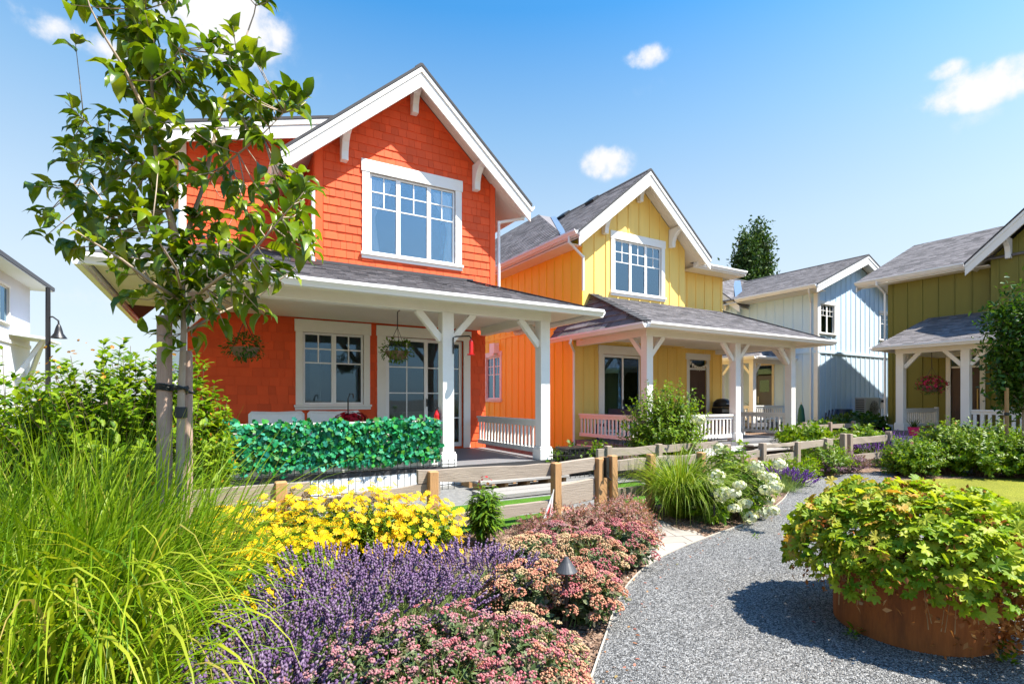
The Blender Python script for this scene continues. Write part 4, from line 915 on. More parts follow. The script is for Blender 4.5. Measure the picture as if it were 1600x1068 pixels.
iron('iron_fence', 'black iron railing in the gap between the red and yellow houses', (6.35, 7.3, 0), (9.3, 7.3, 0), .62)

# ================================================================== SMALL THINGS ON AND AROUND THE PORCHES
t = thing('outdoor_sofa', 'white outdoor sofa back showing above the ivy screen on the red porch', 'sofa', (1.5, 9.6, .306))
for x0, x1 in ((.55, 1.45), (1.5, 2.45)):
    m = MB(); m.prism([(x0, 9.8, .7), (x1, 9.8, .7), (x1, 9.9, 1.2), ((x0 + x1) / 2, 9.9, 1.185), (x0, 9.9, 1.2)], (0, .14, 0)); m.build('back_cushion', CUSH, t, .05)
m = MB(); m.box((.55, 9.2, .62), (2.45, 9.8, .74)); m.build('seat_cushion', CUSH, t, .04)
m = MB(); m.box((.5, 9.2, .45), (2.5, 10.05, .6)); m.build('frame', GREYP, t)
for x in (.55, 2.4):
    for y in (9.25, 9.98): m = MB(); m.box((x - .02, y - .02, .306), (x + .03, y + .03, .45)); m.build('leg', GREYP, t)
def small_blossom(name, c, r, n, mat, parent, size=.03, flat=.8, tm=None):
    d = rdir(n, .25); P = np.array(c) + d * r * np.array([1, 1, flat]) * rng.uniform(.6, 1.05, (n, 1))
    return scatter(name, tm or flower(5, .1, .34, .2), P, nrm(np.cross(d, rdir(n))), d, rng.uniform(.7, 1.2, n) * size, mat, parent)
REDFL = leafy('red petals', [(.30, .003, .01), (.5, .006, .02), (.2, .002, .01)], .2, .6)
PINKFL = leafy('deep pink petals', [(.55, .01, .06), (.7, .05, .15), (.35, .005, .03)], .25, .6)
L_DK = leafy('dark green leaves', [(.022, .065, .008), (.045, .11, .010), (.085, .16, .016)], .3, .35)
L_MID = leafy('mid green leaves', [(.045, .11, .008), (.09, .18, .010), (.16, .25, .014)], .38, .4)
L_YEL = leafy('yellow green leaves', [(.05, .13, .004), (.12, .23, .005), (.23, .32, .008), (.16, .27, .006)], .42, .5)
L_BRT = leafy('bright green leaves', [(.06, .14, .008), (.13, .23, .008), (.22, .30, .012)], .42, .4)
L_TREE = leafy('glossy tree leaves', [(.045, .10, .004), (.10, .18, .006), (.16, .24, .006), (.26, .32, .008)], .38, .3, .5)
G_BLADE = leafy('grass blades', [(.07, .16, .004), (.13, .24, .005), (.23, .33, .008), (.36, .40, .03), (.30, .37, .02), (.42, .30, .10)], .42, .45)
G_BULK = leafy('dense grass blades', [(.05, .12, .004), (.10, .20, .005), (.17, .27, .006), (.24, .34, .010), (.10, .21, .004), (.15, .26, .006), (.20, .31, .008), (.32, .30, .05)], .4, .45)
G_FINE = leafy('fountain grass blades', [(.09, .17, .010), (.17, .27, .016), (.36, .42, .09)], .4, .45)
STEMG = paint('green stem', (.09, .15, .03), .7, .2)
def ball_leaves(name, c, r, n, size, mat, parent, tm=OVAL, flat=1.0, down=.3, lo=.55):
    d = rdir(n); P = np.array(c) + d * np.array([1, 1, flat]) * r * rng.uniform(lo, 1.05, (n, 1)); X = nrm(d + rdir(n) * .7 + np.array([0, 0, -down]))
    return scatter(name, tm, P, X, nrm(d + np.array([0, 0, .8]) + rdir(n) * .4), rng.uniform(.7, 1.3, n) * size, mat, parent)
def hanging(label, c, r, top, flmat, nfl, lmat, group='hanging flower baskets', nl=420, sz=.06):
    t = thing('hanging_basket', label, 'hanging basket', c, group); c = V3(c); m = MB()
    m.lathe(c - V3((0, 0, r * .55)), [(.02, 0), (r * .45, .02), (r * .68, r * .45), (r * .70, r * .5), (r * .64, r * .5), (.0, r * .42)], 16); m.build('pot', TWIG, t)
    m = MB()
    for k in range(3): a = k * 2.094 + .4; m.tube([c + V3((r * .65 * math.cos(a), r * .65 * math.sin(a), 0)), c + V3((0, 0, r * 1.35))], .005, 4)
    m.tube([c + V3((0, 0, r * 1.3)), V3((c.x, c.y, top - .06))] + [V3((c.x + .05 * math.sin(q), c.y, top - .05 + .05 - .05 * math.cos(q))) for q in (.8, 1.6, 2.4, 3.1)], .009, 5); m.build('hook', BLACK, t)
    ball_leaves('foliage', c, r * .95, nl, sz, lmat, t, OVAL, .72)
    if nfl: small_blossom('blossoms', c, r, nfl, flmat, t, .035, .75)
    return t
hanging('green leafy hanging basket under the red porch beam beside the left white post', (2.8, 8.8, 2.25), .30, 2.98, None, 0, L_MID)
hanging('dark shaded hanging basket at the left end of the red porch behind the tree', (.44, 8.8, 2.2), .30, 2.98, None, 0, L_DK)
hanging('pink flowering hanging basket on the olive green porch', (18.95, 7.25, 1.85), .40, 2.98, PINKFL, 190, L_DK)
t = thing('flower_pot', 'round mass of dark red flowers under the red house window', 'flower pot', (2.05, 9.0, .306))
m = MB(); m.lathe((2.05, 9.0, .306), [(.1, 0), (.14, .02), (.19, .45), (.21, .45), (.21, .5), (.17, .5), (0, .46)], 18); m.build('pot', TWIG, t)
ball_leaves('foliage', (2.05, 9.0, .98), .25, 180, .06, L_DK, t, OVAL, .6); small_blossom('blossoms', (2.05, 9.0, 1.02), .29, 330, REDFL, t, .035, .6)
m = MB(); m.tube([(2.03, 9.1, .6), (2.03, 9.1, 1.42), (2.06, 9.1, 1.5), (2.11, 9.1, 1.5), (2.12, 9.1, 1.43)], .012, 6); m.build('hook', BLACK, t)
t = thing('bird_feeder', 'red tube bird feeder hanging from a black bracket on the porch post', 'bird feeder', (3.55, 7.86, 2.1))
m = MB(); m.tube([(3.44, 7.86, 2.15), (3.44, 7.86, 2.42), (3.46, 7.8, 2.43), (3.62, 7.62, 2.43), (3.64, 7.6, 2.39)], .012, 6); m.build('arm', BLACK, t)
m = MB(); m.lathe((3.64, 7.6, 2.14), [(0, 0), (.034, 0), (.034, .2), (.02, .23), (0, .25)], 14); m.build('tube', REDP, t, smooth=False)
m = MB(); m.lathe((3.64, 7.6, 2.11), [(0, 0), (.06, .01), (.065, .025), (.04, .03), (0, .03)], 16); m.build('tray', REDP, t)
t = thing('lantern', 'small red lantern on the porch rail left of the white post', 'lantern', (3.2, 7.97, 1.06))
m = MB(); m.lathe((3.2, 7.97, 1.061), [(0, 0), (.05, 0), (.055, .02), (.045, .03), (.05, .09), (.035, .13), (.02, .17), (0, .18)], 12); m.build('body', REDP, t); m = MB(); m.tube([(3.16, 7.97, 1.2), (3.17, 7.97, 1.27), (3.2, 7.97, 1.29), (3.23, 7.97, 1.27), (3.24, 7.97, 1.2)], .005, 5); m.build('handle', BLACK, t)
# artificial ivy screen on the railing
IVY = leafy('artificial ivy leaves', [(.004, .10, .04), (.008, .18, .06), (.02, .27, .09), (.05, .34, .20), (.012, .15, .12), (.03, .26, .02), (.003, .06, .025), (.08, .26, .02)], .15, .5, .2)
t = thing('ivy_screen', 'teal green artificial ivy screen covering the red porch railing', 'ivy screen', (1.5, 7.9, .4))
m = MB()
for x in np.arange(-.18, 3.2, .12): m.bar((x, 7.895, .42), (x, 7.895, 1.09), .006, .006, (0, 1, 0))
for z in np.arange(.44, 1.1, .12): m.bar((-.2, 7.888, z), (3.2, 7.888, z), .006, .006)
m.build('trellis', STEMG, t); n = 3600
IVYT = ([(0, 0, 0), (.1, .38, .04), (.45, .26, .06), (.6, .42, .0), (1, 0, -.12), (.6, -.42, .0), (.45, -.26, .06), (.1, -.38, .04), (.4, 0, -.02)], [(0, 8, 1), (1, 8, 2), (2, 8, 3), (3, 8, 4), (4, 8, 5), (5, 8, 6), (6, 8, 7), (7, 8, 0)])
xx = rng.uniform(-.28, 3.18, n); P = np.stack([xx, 7.87 - rng.uniform(0, .13, n), rng.uniform(.45, 1.09, n) + .035 * np.sin(xx * 9) * np.sin(xx * 4 + 1) + rng.normal(0, .025, n)], 1)
scatter('ivy_leaves', IVYT, P, nrm(np.stack([rng.normal(0, .6, n), rng.normal(-.15, .3, n), rng.normal(-.55, .6, n)], 1)), nrm(np.stack([rng.normal(0, .45, n), rng.normal(-1, .2, n), rng.normal(.35, .45, n)], 1)), rng.uniform(.05, .10, n), IVY, t)
t = thing('planter_box', 'black slatted planter box at the foot of the right red porch post', 'planter', (5.85, 7.8, 0))
m = MB()
for i in range(6):
    z = .04 + i * .075; m.box((5.62, 7.62, z), (6.08, 7.64, z + .06)); m.box((5.62, 7.98, z), (6.08, 8.0, z + .06)); m.box((5.60, 7.62, z), (5.619, 8.0, z + .06)); m.box((6.081, 7.62, z), (6.10, 8.0, z + .06))
m.box((5.59, 7.6, .49), (6.11, 8.02, .52)); m.build('slats', BLACK, t)
m = MB()
for x in (5.64, 6.02):
    for y in (7.65, 7.93): m.box((x, y, 0), (x + .04, y + .04, .488))
m.build('frame', BLACK, t)
# bunting over the yellow house door
t = thing('bunting', 'white paper bunting strung across the yellow house door', 'bunting', (13.6, 11.42, 2.6)); m = MB()
Q = [V3((13.08 + 1.04 * i / 10, 11.43, 2.72 - .27 * (1 - (i / 5 - 1) ** 2))) for i in range(11)]; m.tube(Q, .006, 5); m.build('string', SOFFIT, t)
for i in range(1, 10):
    m = MB(); p = Q[i]; m.prism([p + V3((-.055, -.006, 0)), p + V3((.055, -.006, 0)), p + V3((.0, -.006, -.14))], (0, .004, 0)); m.build('pennant', SOFFIT, t)
t = thing('barbecue', 'black gas barbecue with steel handle at the far end of the yellow porch', 'barbecue', (14.2, 11.0, .306))
m = MB(); m.box((13.95, 10.85, .55), (14.5, 11.25, 1.15)); m.build('cabinet', BLACK, t, .02); m = MB(); m.lathe((14.22, 11.05, 1.16), [(.0, .28), (.16, .26), (.27, .16), (.3, 0), (0, 0)], 16); m.build('lid', BLACK, t, smooth=True)
m = MB(); m.tube([(14.0, 10.72, 1.27), (14.45, 10.72, 1.27)], .015, 6); m.box((13.96, 10.82, 1.0), (14.49, 10.849, 1.1)); m.build('handle', STEEL, t)
for x in (13.98, 14.44): m = MB(); m.box((x, 10.9, .306), (x + .04, 11.2, .549)); m.build('leg', BLACK, t)
t = thing('garden_bench', 'navy blue bench behind the left railing of the yellow porch', 'bench', (9.3, 10.6, .306)); m = MB()
m.box((9.1, 9.9, .68), (9.6, 11.2, .74)); m.build('seat', NAVY, t); m = MB(); m.box((9.6, 9.9, .75), (9.66, 11.2, 1.15)); m.build('backrest', NAVY, t)
for x in (9.14, 9.56):
    for y in (9.95, 11.12): m = MB(); m.box((x - .02, y - .02, .306), (x + .03, y + .03, .679)); m.build('leg', NAVY, t)
t = thing('adirondack_chair', 'navy fan backed garden chair by the pale blue wall', 'chair', (21.0, 11.0, 0)); o = V3((20.6, 11.2, 0))
m = MB()
for k in range(-3, 4): m.bar(o + V3((.05 * abs(k) * .2, k * .085, .35)), o + V3((.3, k * .125, 1.02 - .035 * k * k)), .022, .085, (1, 0, .2))
m.build('backrest', NAVY, t); m = MB()
for k in range(5): m.bar(o + V3((-.5 + k * .11, -.28, .42 - .03 * k)), o + V3((-.5 + k * .11, .28, .42 - .03 * k)), .09, .02)
m.build('seat', NAVY, t)
for s_ in (-1, 1):
    m = MB(); m.bar(o + V3((-.6, s_ * .34, .58)), o + V3((.15, s_ * .34, .58)), .12, .025); m.build('armrest', NAVY, t)
    m = MB(); m.bar(o + V3((-.52, s_ * .34, 0)), o + V3((-.52, s_ * .34, .565)), .09, .03); m.build('leg', NAVY, t); m = MB(); m.bar(o + V3((-.5, s_ * .3, .38)), o + V3((.35, s_ * .3, .03)), .03, .1); m.build('rear_leg', NAVY, t)
t = thing('rain_barrel', 'dark blue plastic bin standing against the pale blue house', 'bin', (23.25, 12.0, 0))
m = MB(); m.lathe((23.25, 12.0, 0), [(0, 0), (.24, 0), (.30, .95), (.32, .96), (.32, 1.0), (.27, 1.0), (.25, .9), (0, .88)], 20); m.build('body', NAVY, t); m = MB(); m.lathe((23.25, 12.0, .7), [(.30, 0), (.31, .03), (.30, .06)], 20); m.build('rim', NAVY, t)
t = thing('heat_pump', 'grey outdoor heat pump unit beside the blue house wall', 'heat pump', (24.7, 11.9, 0))
m = MB(); m.box((24.2, 11.6, .42), (25.3, 12.05, 1.5)); m.build('cabinet', GREYP, t, .02)
m = MB()
for i in range(12): m.box((24.18, 11.66, .5 + i * .08), (24.199, 12.0, .54 + i * .08))
m.build('side_grille', DGREY, t)
m = MB(); P0 = Pl((24.85, 11.6, .98), (1, 0, 0), (0, 0, 1))
for rr in (.12, .2, .28, .36): m.tube([P0.p(rr * math.cos(a), rr * math.sin(a), .02) for a in np.linspace(0, 6.283, 25)], .008, 4)
for k in range(8): m.tube([P0.p(0, 0, .02), P0.p(.37 * math.cos(k * .785), .37 * math.sin(k * .785), .02)], .006, 4)
m.build('fan_guard', DGREY, t); m = MB(); m.lathe((0, 0, 0), [(0, 0), (.36, 0), (.36, .001)], 4)
for x in (24.25, 25.15): m = MB(); m.box((x, 11.65, 0), (x + .08, 12.0, .419)); m.build('leg', GREYP, t)
t = thing('power_meter', 'grey electricity meter box on the pale blue wall', 'meter', (26.9, 12.3, 1.2)); m = MB(); m.box((26.7, 12.2, 1.0), (27.1, 12.335, 1.5)); m.build('box', GREYP, t, .02); m = MB(); m.lathe((26.9, 12.15, 1.28), [(0, 0), (.1, 0), (.1, .1), (0, .12)], 12); m.build('dial', DGREY, t); m = MB(); m.tube([(26.9, 12.28, 1.0), (26.9, 12.28, .2)], .03, 8); m.build('conduit', GREYP, t)
t = thing('garden_parasol', 'closed green garden parasol left of the blue chair', 'parasol', (19.3, 11.0, 0)); o = at(1252, 640, 19.5); m = MB(); m.tube([(o.x, o.y, 0), (o.x, o.y, 1.3)], .02, 8); m.build('pole', STEEL, t)
m = MB(); m.lathe((o.x, o.y, .35), [(.0, 0), (.11, .02), (.13, .3), (.09, .7), (.04, .85), (0, .9)], 12); m.build('canopy', GREENP, t)
t = thing('potted_palm', 'potted fern by the grey door of the blue house', 'potted plant', (20.6, 14.6, .42)); m = MB(); m.lathe((20.6, 14.4, .42), [(0, 0), (.13, 0), (.18, .35), (0, .34)], 14); m.build('pot', GREYP, t)
n = 70; blades('fronds', np.tile([20.6, 14.4, .76], (n, 1)) + rng.normal(0, .03, (n, 3)) * [1, 1, 0], rng.uniform(0, 6.28, n), rng.uniform(.45, .8, n), rng.uniform(.03, .05, n), rng.uniform(.1, .6, n), rng.uniform(.8, 1.8, n), L_MID, t)
t = thing('patio_table', 'pale patio table on the olive porch behind the railing', 'table', (19.4, 4.7, .46)); m = MB(); m.box((19.0, 4.0, 1.16), (19.9, 5.5, 1.2)); m.build('tabletop', GREYP, t, .01)
for x in (19.06, 19.8):
    for y in (4.06, 5.42): m = MB(); m.box((x - .02, y - .02, .46), (x + .03, y + .03, 1.159)); m.build('leg', GREYP, t)
t = thing('flower_pot', 'small bright pink pot in front of the olive porch railing', 'flower pot', at(1428, 680, 15.3)); o = at(1428, 680, 15.3); m = MB(); m.lathe(o, [(0, 0), (.11, 0), (.15, .22), (.16, .25), (0, .22)], 14); m.build('pot', paint('pink glaze', (.75, .03, .16), .3), t)
n = 40; blades('leaves', np.tile([o.x, o.y, o.z + .2], (n, 1)) + rng.normal(0, .03, (n, 3)) * [1, 1, 0], rng.uniform(0, 6.28, n), rng.uniform(.2, .4, n), rng.uniform(.015, .025, n), rng.uniform(.1, .6, n), rng.uniform(.3, .9, n), L_DK, t)
m = MB(); m.tube([(o.x, o.y, 0), (o.x, o.y, o.z - .001)], .05, 8); m.build('stand', TIMBERP, t)
# street lamp far left
t = thing('street_lamp', 'black street lamp with bell shade on a curved arm beside the white house', 'street lamp', at(75, 624, 16)); o = at(75, 624, 16); r_ = cam_r = wd(1, 0)
m = MB(); m.tube([(o.x, o.y, 0), (o.x, o.y, 4.85)], [.075, .06], 10); m.lathe((o.x, o.y, 0), [(0, .0), (.16, 0), (.16, .12), (.1, .5), (0, .5)], 12); m.build('pole', BLACK, t)
m = MB(); tp = V3((o.x, o.y, 3.95)); m.tube([tp, tp + r_ * .15 + V3((0, 0, .0)), tp + r_ * .32 - V3((0, 0, .12)), tp + r_ * .33 - V3((0, 0, .22))], .025, 6); m.build('arm', BLACK, t)
m = MB(); m.lathe(tp + r_ * .33 - V3((0, 0, .66)), [(.21, 0), (.19, .035), (.115, .15), (.09, .27), (.065, .36), (.035, .43), (0, .45)], 20); m.build('lamp_shade', BLACK, t, smooth=True)
# path lights
def path_light(label, p, s=1.0):
    t = thing('path_light', label, 'path light', p, 'garden path lights'); m = MB(); m.tube([p, p + V3((0, 0, .40 * s))], .011 * s, 8); m.build('stem', BLACK, t)
    m = MB(); m.lathe(p + V3((0, 0, .36 * s)), [(.066 * s, 0), (.068 * s, .004), (.03 * s, .058 * s), (.012 * s, .088 * s), (0, .092 * s), ], 20); m.lathe(p + V3((0, 0, .361 * s)), [(0, .01), (.06 * s, .004)], 20); m.build('cap', paint('bronze lamp cap', (.05, .05, .055), .45, .1), t)
path_light('black cone topped garden light between the pink sedums in front', gnd(885, 985))
path_light('black cone topped garden light before the fountain grass and hydrangea', gnd(1116, 822), .95)
# flag stuck in the bed by the fence post
o = gnd(856, 826); t = thing('flag', 'small furled red and white flag stuck in the soil at the fence post', 'flag', o)
m = MB(); m.tube([o, o + V3((.09, .02, .42))], .006, 6); m.build('stick', SOFFIT, t)
tri = [o + V3((.086, .02, .41)), o + V3((-.07, .03, .05)), o + V3((-.02, .022, .03)), o + V3((.03, .026, .045)), o + V3((.06, .02, .06))]
m = MB(); m.prism(tri, (.002, -.004, 0)); m.build('cloth', paint('white flag cloth', (.72, .70, .70), .8, .06, 0, 30, .3, 50), t)
tri = [o + V3((.072, .0155, .31)), o + V3((.0, .0205, .17)), o + V3((.005, .021, .10)), o + V3((.05, .0195, .12)), o + V3((.064, .0165, .19))]
m = MB(); m.prism([p + V3((0, -.0005, 0)) for p in tri], (0, -.002, 0)); m.build('emblem', paint('red flag print', (.55, .05, .06), .8, .15, 0, 40), t)

# ================================================================== PLANTS
def shoots(tips, base_r, base, nleaf, size, tmpl, mat, parent, stemmat=None, t0=.35, name='foliage', lean=.6, stem_r=.006, curve=.25, srange=(.7, 1.25), nup=.6, stem_frac=1.0):
    """leaves along stems that run from the plant's foot to the given tips"""
    tips = np.asarray(tips, float); n = len(tips); b = np.array(base, float) + np.concatenate([rng.normal(0, base_r, (n, 2)), np.zeros((n, 1))], 1)
    mid = (b + tips) / 2; out = tips - b; out[:, 2] = 0; mid = mid + np.array([0, 0, 1]) * np.linalg.norm(out, axis=1, keepdims=True) * curve - out * curve * .4
    i = np.repeat(np.arange(n), nleaf); t = rng.uniform(t0, 1.0, len(i)) ** .8; t = t[:, None]
    p = (1 - t) ** 2 * b[i] + 2 * t * (1 - t) * mid[i] + t * t * tips[i]; d = nrm(2 * (1 - t) * (mid[i] - b[i]) + 2 * t * (tips[i] - mid[i]))
    r = rdir(len(i)); side = nrm(r - d * (r * d).sum(1, keepdims=True)); X = nrm(side + d * lean)
    scatter(name, tmpl, p, X, nrm(d + np.array([0, 0, nup]) - side * .25 + rdir(len(i)) * .25), rng.uniform(*srange, len(i)) * size * (1.05 - .35 * t[:, 0] ** 4), mat, parent)
    if stemmat:
        m = MB(); T = lambda j, s: (1 - s) ** 2 * b[j] + 2 * s * (1 - s) * mid[j] + s * s * tips[j]; O = np.array(ORG[parent.name])
        for j in range(int(n * stem_frac)): m.tube([T(j, s) for s in (0, .3, .6, .97)], [stem_r, stem_r * .8, stem_r * .6, stem_r * .3], 4)
        m.build('stems', stemmat, parent)
def ell_tips(c, r, n, zmin=-.3, jit=.12, inner=.0):
    d = rdir(n * 4); d = d[d[:, 2] > zmin][:n]; k = rng.uniform(1 - jit, 1 + jit, (len(d), 1)) * (1 - inner * rng.random((len(d), 1)) ** 2); return np.array(c) + d * np.array(r) * k
# ---- foreground grass
def big_grass(i, X, Y, n, L, bias=0.0):
    p = wd(X, Y); lab = ['tall bright green grass clump at the bottom left corner of the bed', 'tall grass clump nearest the left edge of the picture', 'tall bright grass clump in the middle of the left grasses', 'tall grass clump far left below the yellow green shrub',
         'tall grass clump in front of the two tree stakes', 'tall grass clump under the orange tipped shrub', 'arching grass clump leaning over the purple lavender', 'paler fine grass behind the tree stakes beside the ivy screen', 'upright grass clump hiding the foot of the young tree trunk'][i]
    t = thing('ornamental_grass', lab, 'grass', p, 'tall ornamental grasses by the young tree')
    a = rng.uniform(0, 6.283, n); rr = rng.uniform(0, .17, n) ** .8; base = np.stack([p.x + rr * np.cos(a), p.y + rr * np.sin(a), np.zeros(n)], 1)
    az = np.where(rng.random(n) < .3, rng.normal(-.3, .8, n), a + rng.normal(0, .7, n)); l = rng.uniform(.6, 1.08, n) * L
    blades('blades', base, az, l, rng.uniform(.008, .017, n) if i != 7 else rng.uniform(.005, .009, n), np.abs(rng.normal(.14, .11, n)), rng.uniform(.2, 1.0, n) ** 1.8 * 2.2, G_BULK if i != 7 else G_FINE, t, 8, p=2.0)
for i, a in enumerate([(-1.42, 1.42, 480, 1.08), (-1.95, 1.6, 480, 1.22), (-1.72, 1.85, 600, 1.24), (-2.4, 2.2, 600, 1.34), (-1.92, 2.2, 600, 1.22), (-2.3, 2.7, 600, 1.42), (-1.48, 1.66, 360, .9), (-2.15, 3.15, 600, .92), (-1.66, 2.34, 560, 1.34)]): big_grass(i, *a)
for i, (X, Y, n, L) in enumerate([(-1.32, 1.66, 190, 1.30), (-1.66, 1.62, 180, 1.38), (-1.5, 1.9, 150, 1.42)]):
    p = wd(X, Y); t = thing('ornamental_grass', ['broad arching yellow green blades at the front edge of the grasses', 'broad arching blades in the very corner of the bed', 'broad drooping blades reaching towards the lavender'][i], 'grass', p, 'tall ornamental grasses by the young tree'); a = rng.uniform(0, 6.283, n)
    blades('blades', np.stack([p.x + .14 * np.cos(a), p.y + .14 * np.sin(a), np.zeros(n)], 1), rng.normal(-1.75, .6, n), rng.uniform(.62, 1.05, n) * L, rng.uniform(.013, .024, n), np.abs(rng.normal(.1, .07, n)), rng.uniform(2.1, 3.0, n), G_BLADE, t, 12, p=2.7)
# ---- fountain grass clump by the path
p = gnd(1064, 806); t = thing('fountain_grass', 'rounded green fountain grass clump between the fence and the white hydrangea', 'grass', p)
n = 1150; a = rng.uniform(0, 6.283, n); rr = rng.uniform(0, .16, n); blades('blades', np.stack([p.x + rr * np.cos(a), p.y + rr * np.sin(a), np.zeros(n)], 1), a + rng.normal(0, .5, n), rng.uniform(.7, 1.25, n), rng.uniform(.008, .014, n), np.abs(rng.normal(.3, .18, n)), rng.uniform(1.3, 2.9, n), G_FINE, t, 9, p=1.7)
n = 120; a = rng.uniform(0, 6.283, n); rr = rng.uniform(0, .08, n); blades('upright_blades', np.stack([p.x + rr * np.cos(a), p.y + rr * np.sin(a), np.zeros(n)], 1), a, rng.uniform(.7, .95, n), rng.uniform(.006, .010, n), np.abs(rng.normal(.1, .08, n)), rng.uniform(.1, .5, n), G_BLADE, t, 6)
# ---- yellow coreopsis
YFL = leafy('golden yellow petals', [(.62, .42, .002), (.72, .52, .003), (.52, .24, .002), (.76, .58, .006), (.58, .36, .002)], .25, .55, .2)
CORE_F = flower(8, .13, .25, .12, .0)
def coreopsis(label, p, r, h, nf, ns=110):
    t = thing('coreopsis', label, 'flowering plant', p, 'golden yellow coreopsis plants'); c = (p.x, p.y, h * .42)
    shoots(ell_tips(c, (r, r, h * .5), ns, -.35, .15, .25), .07, (p.x, p.y, 0), 22, .075, LANCE, L_BRT, t, STEMG, .25, stem_r=.003)
    P = ell_tips(c, (r * 1.06, r * 1.06, h * .62), nf, -.4, .16); d = nrm((P - np.array(c)) * [1, 1, 1.3] + np.array([.12, -.25, .45]) + rng.normal(0, .32, P.shape)); scatter('blossoms', CORE_F, P, nrm(np.cross(d, rdir(len(P)))), d, rng.uniform(.024, .038, len(P)), YFL, t)
for i, (x, y, r, h, nf) in enumerate([(655, 868, .36, .50, 300), (575, 872, .42, .62, 400), (495, 876, .42, .60, 380), (418, 882, .40, .56, 340), (372, 905, .38, .52, 320), (372, 965, .34, .42, 220), (470, 925, .26, .40, 60)]):
    coreopsis(['golden coreopsis at the right end by the orange fence post', 'tallest golden coreopsis before the fence rails', 'broad golden coreopsis in the middle of the yellow drift', 'golden coreopsis below the left fence post', 'golden coreopsis mixing with the tall grass',
               'sparse golden coreopsis lowest at the grass edge', 'mostly green coreopsis with few blooms behind the lavender'][i], gnd(x, y), r, h, nf)
# ---- lavender
LAVFL = leafy('lavender florets', [(.10, .052, .135), (.155, .09, .185), (.25, .18, .275), (.115, .06, .15)], .15, .7, .2)
LAVST = leafy('lavender stems', [(.12, .20, .05), (.20, .29, .08), (.30, .36, .15)], .3, .6)
def lavender(label, p, r, h, n, group='lavender plants', flm=LAVFL):
    t = thing('lavender', label, 'lavender', p, group); n = int(n * .44); a = rng.uniform(0, 6.283, n); f = rng.random(n) ** .6; lean = f * .95 + rng.normal(0, .07, n); L = h * rng.uniform(.86, 1.12, n) * (1 + .15 * f); az = a + rng.normal(0, .25, n)
    rr = r * .38 * f; b = np.stack([p.x + rr * np.cos(a), p.y + rr * np.sin(a), np.zeros(n)], 1); d = np.stack([np.sin(lean) * np.cos(az), np.sin(lean) * np.sin(az), np.cos(lean)], 1)
    d = nrm(d + np.array([.22, .0, 0])); blades('stems', b, np.arctan2(d[:, 1], d[:, 0]), L, np.full(n, .0042), np.arccos(d[:, 2]), np.zeros(n), LAVST, t, 2)
    m2 = n * 2; a2 = rng.uniform(0, 6.283, m2); blades('foliage', np.tile([p.x, p.y, 0], (m2, 1)) + np.stack([rng.normal(0, r * .3, m2), rng.normal(0, r * .3, m2), np.zeros(m2)], 1), a2, rng.uniform(.35, .72, m2) * h, rng.uniform(.004, .007, m2), rng.uniform(.1, .95, m2), rng.uniform(0, .6, m2), LAVST, t, 3)
    tip = b + d * L[:, None]; k = 7; q = np.repeat(np.arange(n), k); s = np.tile(np.linspace(-.072, .015, k), n); P = tip[q] + d[q] * (s + rng.normal(0, .002, n * k))[:, None] + rng.normal(0, .0022, (n * k, 3))
    scatter('blossoms', OCTA, P, nrm(d[q] + rdir(n * k) * .3), rdir(n * k), np.stack([rng.uniform(.020, .032, n * k), rng.uniform(.012, .019, n * k), rng.uniform(.012, .019, n * k)], 1), flm, t)
for i, (x, Y, r, h, n) in enumerate([(612, 3.35, .36, .40, 330), (525, 3.15, .36, .43, 330), (450, 2.8, .33, .40, 280), (555, 2.85, .34, .41, 330), (645, 3.0, .30, .36, 260), (455, 2.45, .33, .43, 300), (385, 2.3, .30, .40, 220), (400, 1.95, .30, .37, 260), (525, 2.5, .24, .34, 170), (730, 3.55, .28, .38, 230), (782, 3.5, .24, .34, 190), (690, 3.3, .24, .34, 120), (335, 1.95, .28, .36, 180), (440, 1.8, .24, .32, 160)]):
    lavender(['lavender at the back touching the yellow flowers', 'tall lavender in front of the coreopsis', 'lavender beside the green coreopsis leaves', 'full lavender in the middle of the purple drift', 'lavender next to the pink sedum bed', 'lavender low in the middle of the foreground',
              'lavender at the edge of the tall grass', 'lavender at the bottom beside the grass tips', 'small lavender between purple drift and pink sedum', 'separate lavender clump behind the coral sedum', 'lavender clump nearest the bare mulch', 'thin pale green lavender between two clumps',
              'lavender under the arching grass at the bottom', 'short lavender on the bottom edge of the bed'][i], wd((x - 800) / FPX * Y, Y), r, h, n)
DPUR = leafy('deep purple florets', [(.09, .03, .20), (.16, .05, .30), (.24, .10, .38)], .15, .7, .2)
lavender('dense violet flowers at the path edge right of the white hydrangea', gnd(1226, 768), .28, .36, 340, 'far purple flowers', DPUR)
lavender('violet flowers by the far gravel path in front of the last fence', gnd(1372, 728), .38, .5, 300, 'far purple flowers', DPUR)
lavender('violet flowers climbing beside the far fence post', gnd(1392, 716), .3, .62, 200, 'far purple flowers', DPUR)
